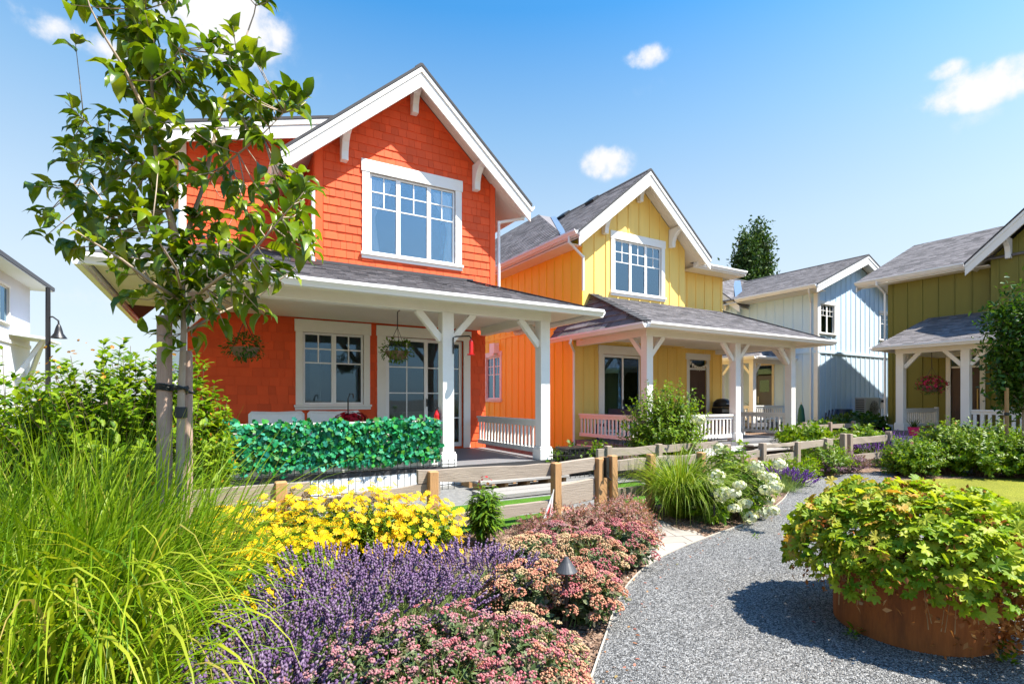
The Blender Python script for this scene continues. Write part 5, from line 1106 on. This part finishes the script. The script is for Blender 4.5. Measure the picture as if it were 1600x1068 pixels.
# ---- sedums
S_LEAF = leafy('grey green sedum leaves', [(.06, .11, .035), (.11, .16, .06), (.18, .2, .10), (.22, .14, .11)], .25, .5)
def fl(cs): return leafy('sedum florets', cs, .2, .75, .15)
CORAL = fl([(.40, .14, .09), (.5, .22, .14), (.54, .36, .22), (.34, .09, .07)]); CREAM = fl([(.54, .42, .20), (.5, .34, .20), (.42, .24, .14), (.58, .48, .28)]); ROSE = fl([(.36, .08, .10), (.48, .15, .17), (.44, .23, .21), (.27, .06, .07)]); DUSTY = fl([(.28, .12, .14), (.40, .20, .22), (.34, .25, .21), (.42, .15, .19), (.20, .10, .10)])
def sedum(label, p, r, h, nh, mats, hr=.05, nf=44, fs=.013, ns=70, leaf=.06):
    t = thing('sedum', label, 'sedum', p, 'flowering sedum clumps'); c = (p.x, p.y, h * .35)
    T = ell_tips(c, (r, r, h * .6), nh, -.1, .10); T = T[np.argsort(rng.random(len(T)))]
    shoots(np.concatenate([T[:ns] - [0, 0, .015], ell_tips(c, (r * .9, r * .9, h * .5), ns // 2, -.4, .2)]), .06, (p.x, p.y, 0), 14, leaf, OVAL, S_LEAF, t, STEMG, .15, stem_r=.004)
    for k, mt in enumerate(mats):
        Q = T[k::len(mats)]; q = np.repeat(np.arange(len(Q)), nf); u = rdir(len(q)); u[:, 2] = np.abs(u[:, 2]); hs = rng.uniform(.65, 1.2, len(Q))[q][:, None] * hr
        ax = nrm((Q - np.array(c)) * [.5, .5, 1] + [0, 0, .12])[q]; off = u * hs; off -= ax * (off * ax).sum(1, keepdims=True) * .62
        scatter('blossoms', OCTA, Q[q] + off, rdir(len(q)), rdir(len(q)), rng.uniform(.8, 1.35, len(q)) * fs, mt, t)
sedum('cream and coral sedum left of the front path light', gnd(822, 962), .27, .36, 60, (CREAM, CORAL, CORAL), .052, 60)
sedum('round coral sedum right of the front path light', gnd(918, 968), .235, .34, 56, (CORAL, CORAL, ROSE), .045, 56)
sedum('cream sedum behind the front path light', gnd(835, 905), .32, .36, 60, (CREAM, CREAM, CORAL), .05, 52)
sedum('coral red sedum in the middle of the back group', gnd(915, 906), .32, .36, 64, (CORAL, ROSE, CREAM), .05, 50)
sedum('rose red sedum at the gravel edge', gnd(972, 884), .30, .38, 64, (ROSE, ROSE, CORAL), .05, 50)
sedum('pink sedum behind the mulch strip', gnd(745 + 130, 872), .3, .3, 50, (ROSE, DUSTY), .045, 40)
for i, (x, Y, r, h, m_) in enumerate([(700, 2.62, .33, .36, (DUSTY, ROSE)), (600, 2.42, .36, .38, (DUSTY, DUSTY)), (785, 2.42, .32, .38, (DUSTY, ROSE)), (515, 2.12, .36, .36, (DUSTY,)), (680, 2.06, .35, .38, (DUSTY, ROSE)), (835, 2.12, .28, .38, (ROSE, CORAL)), (770, 1.86, .3, .38, (ROSE, DUSTY)), (600, 1.8, .32, .34, (DUSTY,)), (880, 2.02, .2, .33, (CREAM, CORAL)), (690, 1.66, .3, .34, (DUSTY, ROSE)), (855, 2.52, .2, .3, (CREAM, ROSE)), (500, 1.72, .34, .32, (DUSTY,)), (800, 2.72, .22, .28, (CREAM, DUSTY))]):
    sedum(['dusty pink sedum touching the lavender at the back of the front bed', 'dusty pink sedum in the left of the front pink bed', 'pink sedum below the mulch gap', 'grey pink sedum by the lavender low left', 'dusty sedum in the middle of the front bed', 'rose and coral sedum near the gravel edge', 'rose sedum at the bottom near the gravel', 'grey pink sedum at the bottom edge',
           'cream and coral sedum on the gravel corner', 'dusty rose sedum at the very bottom', 'small cream sedum below the cone light', 'small grey sedum in the bottom lavender', 'small cream sedum beside the left coral clump'][i], wd((x - 800) / FPX * Y, Y), r, h, 95, m_, .024, 16, .0115, 120, .048)
# ---- reddish heather behind
H_LEAF = leafy('reddish heather shoots', [(.30, .13, .12), (.40, .19, .18), (.22, .22, .12), (.48, .17, .19), (.28, .25, .16)], .35, .6)
for i, (x, y, r, h) in enumerate([(850, 858, .34, .30), (905, 850, .36, .36), (960, 846, .38, .40), (985, 856, .28, .34), (978, 828, .26, .34)]):
    p = gnd(x, y); t = thing('heather', ['reddish heather shrub left of the flag', 'reddish heather below the gate', 'tallest reddish heather before the gate posts', 'reddish heather at the paved walk', 'reddish heather behind the others at the gate'][i], 'heather', p, 'reddish heather shrubs')
    shoots(ell_tips((p.x, p.y, h * .3), (r, r, h * .8), 190, -.05, .22), .1, (p.x, p.y, 0), 30, .03, DIAMOND, H_LEAF, t, TWIG, .3, stem_r=.003)
for i, (x, y, r, h) in enumerate([(1285, 742, .42, .36), (1325, 738, .40, .40)]):
    p = gnd(x, y); t = thing('heather', ['mauve heather mound by the far bend of the path', 'mauve heather mound before the far gate posts'][i], 'heather', p, 'reddish heather shrubs'); shoots(ell_tips((p.x, p.y, h * .3), (r, r, h * .8), 150, -.05, .22), .1, (p.x, p.y, 0), 22, .045, DIAMOND, leafy('mauve heather shoots', [(.20, .08, .14), (.16, .13, .09), (.26, .12, .22)], .25, .6), t, TWIG, .3, stem_r=.004)
# ---- dark leafy perennial by the fence
p = gnd(758, 850); t = thing('perennial_plant', 'dark green leafy plant with drooping leaves before the fence planks', 'plant', p)
shoots(ell_tips((p.x, p.y, .36), (.17, .17, .26), 44, -.5, .12, .3), .05, (p.x, p.y, 0), 22, .125, LANCE, L_MID, t, STEMG, .2, stem_r=.005, lean=.15); small_blossom('blossoms', (p.x, p.y, .60), .08, 9, REDFL, t, .016)
# ---- hydrangea
HYW = leafy('cream white hydrangea petals', [(.58, .60, .42), (.66, .66, .53), (.5, .56, .32), (.70, .69, .6)], .25, .7, .15)
p = gnd(1172, 806); t = thing('hydrangea', 'white flowering hydrangea bush with lobed leaves at the path bend', 'hydrangea', p)
LOBE = palmate(5, .5, .1, 4.4)
tp = np.concatenate([ell_tips((p.x - .1, p.y + .2, .40), (.52, .52, .52), 150, -.5, .14, .35), ell_tips((p.x - .3, p.y - .02, .25), (.36, .3, .36), 50, -.4, .12, .2)])
shoots(tp, .12, (p.x - .1, p.y + .15, 0), 8, .10, LOBE, L_BRT, t, TWIG, .2, stem_r=.006)
heads = [(1092, 655), (1140, 728), (1218, 725), (1190, 742), (1206, 748), (1155, 757), (1172, 752), (1198, 765), (1131, 772), (1175, 780), (1148, 793), (1165, 786), (1185, 796), (1208, 797), (1192, 812), (1172, 815), (1212, 760), (1160, 735), (1120, 745), (1182, 728), (1200, 782), (1147, 770), (1125, 700)]
for k, (x, y) in enumerate(heads):
    Y = 5.75 + .35 * math.sin(k * 2.3) + max(0, (760 - y) * .008); c = at(x, y, Y); c.z = max(.1, c.z); nn = 90; d = rdir(nn); d[:, 2] *= .85; rad = rnd.uniform(.055, .085); X = np.array([.5, -.4, .2])
    scatter('flower_head', flower(4, .05, .42, .1), np.array(c) + d * rad * rng.uniform(.8, 1.15, (nn, 1)) * [1.25, 1.0, rnd.uniform(.75, 1.15)], nrm(np.cross(d, rdir(nn))), d, rng.uniform(.014, .022, nn), HYW, t)
p = gnd(1098, 815); t = thing('shrub', 'low bright lobed leaf plant beside the second path light', 'plant', p); shoots(ell_tips((p.x, p.y, .25), (.3, .28, .33), 34, -.5, .12, .3), .06, (p.x, p.y, 0), 8, .11, LOBE, L_BRT, t, STEMG, .3, stem_r=.005)
# ---- shrubs
def shrub(label, p, r, h, n, nl, size, mat, tm=OVAL, cz=.5, zm=-.7, group=None, cat='shrub', jit=.14, fl=None, stem=TWIG, name='shrub', up=.6, inner=.35):
    t = thing(name, label, cat, (p.x, p.y, 0), group); rx = r if isinstance(r, tuple) else (r, r)
    shoots(ell_tips((p.x, p.y, h * cz), (rx[0], rx[1], h * (1 - cz)), n, zm, jit, inner), .08, (p.x, p.y, 0), nl, size, tm, mat, t, stem, .3, lean=up, stem_frac=.6)
    if fl: P = ell_tips((p.x, p.y, h * cz), (rx[0] * .98, rx[1] * .98, h * (1 - cz) * .95), fl[0], -.3, .1); scatter('blossoms', flower(5, .1, .36, .35), P, rdir(len(P)), nrm(P - np.array([p.x, p.y, h * cz]) + rdir(len(P)) * .1), rng.uniform(.6, 1.2, len(P)) * fl[1], fl[2], t)
    return t
ORFL = leafy('orange young leaves', [(.6, .22, .02), (.7, .34, .04), (.5, .14, .02)], .3, .5)
q = lambda x, Y: wd((x - 800) / FPX * Y, Y)
G1 = 'yellow green shrubs behind the tall grass'
shrub('large yellow green shrub with orange tips left of the tree stakes', q(185, 4.2), (.78, .7), 1.9, 560, 30, .098, L_YEL, group=G1, fl=(110, .015, ORFL), jit=.07, inner=.3)
shrub('orange tipped yellow green shrub right behind the tree stakes', q(282, 4.5), (.42, .42), 1.84, 340, 28, .09, L_YEL, group=G1, fl=(40, .015, ORFL), jit=.10, inner=.3)
shrub('leafy yellow green shrub at the far left edge below the white house', q(15, 4.4), (.60, .6), 1.75, 280, 26, .098, L_YEL, group=G1, jit=.2)
shrub('lower green shrub between the left edge and the orange tipped shrub', q(85, 5.0), (.6, .6), 1.35, 240, 24, .08, L_BRT, group=G1)
shrub('round glossy shrub in front of the yellow house porch', at(1038, 700, 9.6), (.80, .75), 1.76, 460, 34, .08, L_BRT, cz=.48, jit=.18)
shrub('low leafy plants in the gap between red and yellow houses', q(915, 10.0), (1.1, .5), .62, 110, 14, .10, L_MID, DIAMOND)
shrub('leafy green perennials under the yellow yard fence', q(1232, 8.4), (.75, .4), .52, 120, 18, .10, L_BRT, LANCE, group='green plants along the yellow yard')
shrub('green perennials right of the fence corner near the yellow porch', q(1285, 9.6), (.8, .5), .66, 120, 18, .11, L_BRT, LANCE, group='green plants along the yellow yard')
shrub('tall green plants beyond the far fence posts', q(1345, 12.2), (.8, .7), .85, 110, 16, .13, L_BRT, DIAMOND, group='green plants along the yellow yard')
shrub('dark green low hedge before the pale blue house', q(1345, 19.0), (1.5, .8), 1.0, 150, 16, .2, L_DK, DIAMOND, group='green plants by the blue house')
shrub('green low plants left of the blue house hedge', q(1285, 17.0), (1.3, .8), .75, 110, 16, .18, L_MID, DIAMOND, group='green plants by the blue house')
shrub('bright plants behind the far timber fence', q(1255, 14.0), (1.0, .7), .8, 90, 16, .16, L_BRT, DIAMOND, group='green plants by the blue house')
shrub('green plants by the garden fence left of the hydrangea', q(1075, 7.6), (.5, .4), .62, 60, 16, .09, L_BRT, LANCE)
PKR = leafy('pale pink rose petals', [(.7, .25, .25), (.75, .4, .36)], .25, .6)
for i, (x, Y, rx, h, mt) in enumerate([(1425, 9.6, .62, .72, L_BRT), (1480, 9.9, .75, 1.02, L_BRT), (1540, 9.5, .75, .92, L_BRT), (1598, 9.3, .7, .85, L_BRT), (1655, 9.0, .7, .9, L_BRT), (1720, 8.8, .7, .9, L_BRT), (1500, 11.2, .8, 1.0, L_BRT), (1570, 10.9, .8, .95, L_BRT), (1640, 10.5, .8, 1.0, L_BRT)]):
    shrub(['low rose shrub at the left end of the bank beside the path', 'tallest rose shrub before the olive porch post', 'rose shrub in the middle of the bank behind the lawn', 'rose shrub below the staked tree', 'rose shrub just beyond the staked tree', 'last rose shrub of the bank past the right edge', 'rose shrub at the back under the olive door', 'rose shrub at the back before the olive railing', 'rose shrub at the back near the right edge'][i],
          q(x, Y), (rx, rx * .85), h, 230, 26, .08, mt, OVAL, .45, group='rose shrub bank by the lawn', fl=(7, .026, PKR), jit=.2)
# ---- planter with geranium
c0 = wd(2.45, 3.2); t = thing('round_planter', 'round rusted steel planter overflowing with lobed yellow green leaves', 'planter', c0)
m = MB(); m.lathe(c0, [(.39, 0), (.40, .012), (.405, .40), (.412, .42), (.395, .42), (.39, .40), (.385, .30)], 64); m.build('steel_ring', RUST, t, smooth=False)
m = MB(); m.lathe(c0, [(.0, .36), (.2, .36), (.392, .35)], 40); m.build('soil', MULCH, t)
GER = leafy('geranium leaves', [(.12, .23, .010), (.22, .33, .012), (.34, .42, .02), (.42, .46, .04), (.18, .29, .012)], .42); GERY = leafy('yellowing geranium leaves', [(.40, .40, .04), (.5, .36, .05), (.46, .24, .04), (.32, .38, .05)], .35, .55, .3); DRY = leafy('dry brown leaves', [(.30, .10, .025), (.42, .17, .05), (.2, .06, .02), (.5, .26, .1)], .2, .8, .1)
tg = thing('geranium', 'mounded geranium with yellow green lobed leaves filling the rusted planter', 'plant', c0 + V3((0, 0, .35)))
def dome(n, zoff=0, rmax=.69, rmin=0):
    r = np.sqrt(rng.uniform(rmin ** 2, 1, n)) * rmax; a = rng.uniform(0, 6.283, n); lob = 1 + .05 * np.sin(3 * a + 1) + .04 * np.sin(5 * a); f = r / .69
    z = .50 + .325 * (1 - f ** 3.6) - .12 * np.clip(f - .72, 0, 1) * 4 * rng.uniform(.1, 1.3, n) + .035 * np.sin(7 * r * np.cos(a) * 2) * np.cos(6 * r * np.sin(a) * 2) + zoff
    P = np.stack([c0.x + .07 + r * lob * np.cos(a), c0.y + r * lob * np.sin(a), np.maximum(.27 + .1 * rng.random(n), z)], 1); N_ = nrm(np.stack([np.cos(a) * f ** 2 * 1.5, np.sin(a) * f ** 2 * 1.5, np.ones(n) * (1.12 - f ** 3 * .7)], 1) + rng.normal(0, .42, (n, 3))); X = nrm(np.stack([np.cos(a), np.sin(a), -.35 * np.ones(n)], 1) + rng.normal(0, .5, (n, 3))); return P, X, N_
PAL = palmate()
for nm, k, z, mt, s0, s1 in (('leaves', 1500, 0, GER, .05, .092), ('under_leaves', 1700, -.06, GER, .05, .085), ('yellow_leaves', 520, .012, GERY, .04, .08)):
    P, X, N_ = dome(k, z + rng.normal(0, .018, k))
    if nm == 'yellow_leaves': far = (P - np.array(c0)) @ np.array([sY * .6 - cY * .5, cY * .6 + sY * .5, 0]) > -.05; P, X, N_ = P[far], X[far], N_[far]
    scatter(nm, PAL, P, X, N_, rng.uniform(s0, s1, len(P)), mt, tg)
k = 260; a = rng.uniform(0, 6.283, k); r = rng.uniform(.38, .56, k); scatter('rim_leaves', PAL, np.stack([c0.x + r * np.cos(a), c0.y + r * np.sin(a), rng.uniform(.40, .62, k)], 1), np.stack([np.cos(a), np.sin(a), -.8 + 0 * a], 1), np.stack([np.cos(a), np.sin(a), .6 + 0 * a], 1) + rng.normal(0, .25, (k, 3)), rng.uniform(.05, .085, k), GER, tg)
P, X, N_ = dome(90, .0); k = 16; qi = np.repeat(np.arange(90), k); scatter('dry_seed_heads', DIAMOND, P[qi] + rng.normal(0, .018, (90 * k, 3)), rdir(90 * k), rdir(90 * k), rng.uniform(.015, .04, 90 * k), DRY, tg)
# withered growth hanging over the front rim
n = 1500; a = rng.normal(-1.15, .42, n); r = rng.uniform(.40, .60, n); P = np.stack([c0.x + r * np.cos(a), c0.y + r * np.sin(a), rng.uniform(.06, .42, n)], 1); scatter('withered_leaves', DIAMOND, P, nrm(rdir(n) + [0, 0, -.6]), rdir(n), rng.uniform(.015, .05, n), DRY, tg)
n = 700; a = np.where(rng.random(n) < .6, rng.normal(-1.9, .7, n), rng.uniform(0, 6.28, n)); r = rng.uniform(.42, .68, n); P = np.stack([c0.x + r * np.cos(a), c0.y + r * np.sin(a), rng.uniform(.26, .5, n)], 1); scatter('withered_leaves', DIAMOND, P, nrm(rdir(n) + [0, 0, -.6]), rdir(n), rng.uniform(.02, .05, n), DRY, tg)
m = MB()
for i in range(60):
    a = rnd.uniform(0, 6.28); r = rnd.uniform(.42, .52); b = c0 + V3((r * math.cos(a), r * math.sin(a), .42)); m.tube([c0 + V3((.3 * math.cos(a), .3 * math.sin(a), .45)), b, b + V3((rnd.uniform(-.04, .04), rnd.uniform(-.04, .04), -rnd.uniform(.1, .26)))], .0025, 4)
m.build('dry_stems', paint('straw stems', (.35, .22, .1), .8), tg)
for i, (x, y, s_) in enumerate([(1338, 990, 1), (1330, 1000, .6), (1568, 1022, 1.1), (1575, 1040, 1), (1180, 842, .5)]):
    p = gnd(x, y); tw = thing('weed', ['small weed at the foot of the rusted planter', 'tiny weed beside the planter foot', 'weed under the withered leaves', 'mossy weed on the gravel in front', 'single grass weed in the open gravel'][i], 'weed', p, 'weeds in the gravel'); n = 22
    a = rng.uniform(0, 6.28, n); scatter('leaves', OVAL, np.stack([p.x + .02 * np.cos(a), p.y + .02 * np.sin(a), rng.uniform(.01, .05, n)], 1), np.stack([np.cos(a), np.sin(a), rng.uniform(.2, 1.2, n)], 1), np.tile([0, 0, 1.], (n, 1)) + rdir(n) * .2, rng.uniform(.03, .06, n) * s_, L_BRT, tw)
# ---- young staked tree
TB = at(280, 740, 2.75); TB.z = 0; t = thing('young_tree', 'young staked tree with glossy curved leaves in front of the red house', 'tree', TB)
def pt(x, y, dy=0.0): return at(x, y, 2.75 + dy)
limbs = [([(281, 1030, 0), (281, 740, 0), (283, 620, 0), (287, 520, 0), (286, 440, .0), (280, 390, .02)], .026, .018), ([(280, 390, .02), (268, 345, .0), (257, 312, -.03), (247, 265, -.05), (240, 200, -.05), (237, 120, -.02), (230, 40, 0), (222, -60, .05)], .020, .006), ([(283, 400, 0), (300, 340, .1), (318, 290, .16), (335, 215, .22), (348, 160, .26), (362, 120, .3), (380, 70, .33), (397, 22, .36), (407, -30, .4)], .015, .005),
         ([(240, 210, -.05), (215, 150, -.2), (190, 100, -.28), (165, 60, -.35), (140, 10, -.4), (125, -50, -.42)], .010, .004), ([(284, 470, 0), (235, 440, -.25), (190, 405, -.4), (140, 375, -.5), (85, 340, -.6)], .011, .004), ([(285, 490, 0), (245, 455, .3), (210, 400, .4), (175, 335, .45), (130, 270, .5), (110, 230, .5)], .010, .004),
         ([(286, 520, 0), (340, 490, .2), (400, 465, .3), (460, 420, .35), (495, 375, .4)], .009, .004), ([(285, 480, 0), (335, 440, -.2), (390, 400, -.35), (440, 340, -.4), (475, 300, -.45)], .010, .004), ([(318, 290, .16), (360, 250, .0), (410, 210, -.1), (455, 165, -.15)], .008, .003), ([(247, 265, -.05), (205, 245, .15), (165, 215, .3), (120, 180, .35)], .008, .003), ([(284, 440, 0), (330, 400, .4), (370, 330, .5), (420, 285, .55)], .008, .003), ([(348, 160, .26), (395, 130, .35), (440, 145, .4)], .006, .003),
         ([(285, 460, 0), (275, 420, -.4), (250, 380, -.55), (235, 330, -.6)], .008, .003), ([(237, 120, -.02), (265, 100, -.1), (285, 70, -.15)], .006, .003)]
m = MB(); allpts = []; tips = []
for L, r0, r1 in limbs:
    P = [pt(*p) for p in L]; n = len(P); r1 *= .35; m.tube(P, [r0 + (r1 - r0) * i / (n - 1) for i in range(n)], 8); tips.append((P[-1], (P[-1] - P[-2]).normalized()))
    for a, b in zip(P[:-1], P[1:]):
        for k in range(4): allpts.append(a + (b - a) * (k / 4))
CL = [(100, 10, 18), (150, 20, 34), (190, 50, 44), (230, 20, 46), (250, 70, 48), (205, 95, 34), (270, 110, 34), (215, 150, 40), (265, 150, 30), (180, 120, 22), (105, 165, 16), (115, 225, 28), (160, 185, 20), (95, 230, 16), (150, 225, 30), (200, 210, 26), (235, 200, 35), (280, 230, 38), (300, 190, 26), (190, 260, 38), (130, 260, 30), (235, 260, 42), (270, 285, 40),
      (345, 60, 18), (372, 40, 14), (400, 75, 24), (420, 0, 20), (375, 110, 28), (345, 90, 20), (400, 140, 38), (440, 150, 30), (468, 165, 20), (360, 150, 25), (330, 170, 25), (390, 190, 30), (420, 220, 18), (300, 155, 15), (340, 230, 25), (430, 280, 18), (460, 300, 25), (488, 302, 18), (440, 320, 30), (470, 350, 30), (490, 390, 24), (450, 380, 30), (410, 350, 30), (380, 330, 25), (360, 290, 20),
      (52, 300, 15), (80, 300, 26), (60, 345, 20), (110, 320, 30), (90, 385, 22), (140, 340, 35), (180, 350, 40), (150, 390, 30), (115, 400, 18), (190, 400, 40), (230, 330, 40), (260, 370, 40), (320, 340, 35), (300, 400, 40), (340, 380, 40), (240, 420, 35), (190, 450, 20), (290, 450, 35), (340, 430, 40), (390, 420, 40), (430, 430, 30), (370, 470, 25), (400, 485, 18), (310, 480, 25), (250, 460, 25), (350, 505, 12), (235, 505, 14), (215, -20, 40), (150, -30, 30), (260, -30, 40), (400, -40, 25), (190, 300, 26), (300, 120, 10), (255, 515, 12), (325, 120, 8), (300, 475, 22), (330, 500, 16), (270, 490, 20), (380, 445, 22), (265, 540, 9), (310, 530, 9)]
LP, LX, LN = [], [], []
for (x, y, r) in CL:
    nt_ = max(1, int((r / 11.5) ** 1.6))
    for k in range(nt_):
        dx, dy_ = rnd.gauss(0, r * .5), rnd.gauss(0, r * .5); near = min(allpts, key=lambda q_: (q_ - pt(x + dx, y + dy_, 0)).length_squared + 0)
        dep = (near - V3((0, 0, 1.4))).dot(wd(0, 1)) - 2.75 + rnd.gauss(0, .12); e = pt(x + dx, y + dy_, dep)
        near = min(allpts, key=lambda q_: (q_ - e).length_squared)
        mid = (near + e) / 2 + V3((rnd.gauss(0, .01), rnd.gauss(0, .01), -.015)); m.tube([near, mid, e], [.0035, .0028, .0018], 4)
        dr = (e - near); dr = dr.normalized() if dr.length > .01 else V3((rnd.gauss(0, 1), rnd.gauss(0, 1), .3)).normalized()
        for s in range(rnd.choice((4, 5, 5, 6))):
            back = rnd.random() * min(.12, (e - near).length); a = rnd.uniform(0, 6.283); u = dr.cross(V3((0, 0, 1))); u = u.normalized() if u.length > .05 else V3((1, 0, 0)); v = dr.cross(u); side = u * math.cos(a) + v * math.sin(a)
            d = (dr * rnd.uniform(.2, .9) + side * rnd.uniform(.6, 1.1) + V3((0, 0, rnd.uniform(-.25, .35)))).normalized(); LP.append(e - dr * back); LX.append(d); LN.append(V3((rnd.gauss(0, .35), rnd.gauss(0, .35), 1)))
for e, dr in tips:
    for s in range(7):
        a = rnd.uniform(0, 6.283); u = dr.cross(V3((0, 0, 1))).normalized(); v = dr.cross(u); LP.append(e - dr * rnd.uniform(0, .16)); LX.append((dr * rnd.uniform(.3, .9) + (u * math.cos(a) + v * math.sin(a)) * .8).normalized()); LN.append(V3((rnd.gauss(0, .3), rnd.gauss(0, .3), 1)))
m.build('trunk', BARK, t, smooth=True)
scatter('crown', CURVED, np.array(LP), np.array(LX), np.array(LN), np.clip(rng.normal(.092, .024, len(LP)), .04, .145), L_TREE, t, smooth=True)
# stakes and ties
for (x0, y0, r, h, lab) in ((257, 493, .036, 2.75, 'thick grey round stake left of the young tree trunk'), (293, 548, .026, 2.95, 'thinner grey round stake behind the young tree trunk')):
    b = at(x0, y0, h); ts = thing('tree_stake', lab, 'tree stake', (b.x, b.y, 0), 'round timber tree stakes'); m = MB(); m.lathe((b.x, b.y, 0), [(0, -.02), (r, -.02), (r * 1.02, .9), (r * .97, b.z - .02), (r * .8, b.z), (0, b.z + .002)], 18); m.build('pole', STAKE, ts, smooth=False)
A, B_ = at(257, 605, 2.75), at(292, 612, 2.95); tr0 = at(283, 606, 2.75)
tie = thing('tree_tie', 'dark strap tying the young tree to its two stakes', 'strap', tr0)
m = MB()
def loop(c, r, z): return [V3((c.x + r * math.cos(k * .5236), c.y + r * math.sin(k * .5236), z + .004 * math.sin(k))) for k in range(13)]
for dz in (-.012, 0, .013): m.tube(loop(A, .040, A.z + dz), .006, 5)
for dz in (-.01, .008): m.tube([A + V3((.03, -.03, dz)), (A + tr0) / 2 + V3((0, -.01, dz * .4)), tr0 + V3((-.01, -.034, -dz)), tr0 + V3((.03, -.02, dz)), B_ + V3((.0, -.028, dz))], .006, 5)
m.tube(loop(B_, .03, B_.z), .007, 5); m.tube(loop(tr0, .033, tr0.z), .006, 5); m.build('strap', RUBBER, tie)
m = MB(); b2 = at(283, 648, 2.75); m.lathe((b2.x, b2.y, b2.z - .045), [(.026, .03), (.029, .032), (.029, .085), (.026, .088)], 14); m.build('band', RUBBER, tie)
# ---- right staked tree, poplars
def crown_tree(name, label, base, trunk_h, blobs, n, nl, size, mat, r0, group=None, tm=OVAL):
    t = thing(name, label, 'tree', (base.x, base.y, 0), group); m = MB(); b = V3((base.x, base.y, 0)); m.tube([b, b + V3((0, 0, trunk_h * .5)), b + V3((.02, .02, trunk_h))], [r0, r0 * .8, r0 * .5], 8)
    T = []
    for (dx, dy, z, rx, rz) in blobs: T.append(ell_tips((b.x + dx, b.y + dy, z), (rx, rx, rz), int(n * rx * rx * rz / sum(q_[3] ** 2 * q_[4] for q_ in blobs)) + 12, -.9, .18, .5))
    T = np.concatenate(T)
    for p_ in T[::4]: m.tube([b + V3((0, 0, min(trunk_h, max(trunk_h * .35, p_[2] - .4 * trunk_h * .4)))), V3(p_) * .6 + (b + V3((0, 0, p_[2]))) * .4 - V3((0, 0, .1 * trunk_h * .3)), V3(p_)], [r0 * .25, r0 * .15, r0 * .05], 4)
    m.build('trunk', BARK, t); i = np.repeat(np.arange(len(T)), nl); cen = np.array([b.x, b.y, 0]) * [1, 1, 0] + T[i] * [0, 0, 1]
    P = T[i] + rng.normal(0, size * 1.1, (len(i), 3)) - (T[i] - cen) * rng.uniform(0, .35, (len(i), 1)); scatter('crown', tm, P, nrm(rdir(len(i)) + [0, 0, .25]), nrm(rdir(len(i)) + [0, 0, .7]), rng.uniform(.7, 1.3, len(i)) * size, mat, t)
    return t
rb = q(1573, 9.8); crown_tree('young_tree', 'dense dark leaved young tree with a single stake at the right edge', q(1600, 10.0), 2.6, [(.12, -.1, 2.25, .62, 1.15), (-.1, .1, 2.7, .45, .8), (.2, 0, 1.6, .5, .6)], 260, 26, .10, L_DK, .035)
ts = thing('tree_stake', 'brown stake standing among the rose shrubs under the right tree', 'tree stake', rb, 'round timber tree stakes'); m = MB(); m.lathe(rb, [(0, 0), (.032, 0), (.032, 1.62), (0, 1.63)], 12); m.build('pole', TIMBERW, ts)
m = MB(); m.lathe(rb + V3((0, 0, 1.1)), [(.034, 0), (.038, .01), (.038, .05), (.034, .06)], 12); m.build('strap', RUBBER, ts)
PW = leafy('far poplar leaves', [(.02, .055, .012), (.04, .09, .02), (.075, .13, .03)], .25, .5)
pb = q(1164, 60); crown_tree('poplar', 'shorter of the two dark poplars behind the blue house roof', pb, 15, [(0, 0, 12, 1.4, 6.5), (.3, 0, 16, 1.0, 4.5), (-.4, .3, 9, 1.4, 4)], 620, 34, .42, PW, .3, 'poplars behind the houses', DIAMOND)
pb = q(1187, 61); crown_tree('poplar', 'taller of the two dark poplars behind the blue house roof', pb, 16, [(0, 0, 12, 1.5, 7), (-.1, 0, 17, 1.05, 4.9), (.5, .3, 9, 1.5, 4)], 680, 34, .42, PW, .3, 'poplars behind the houses', DIAMOND)
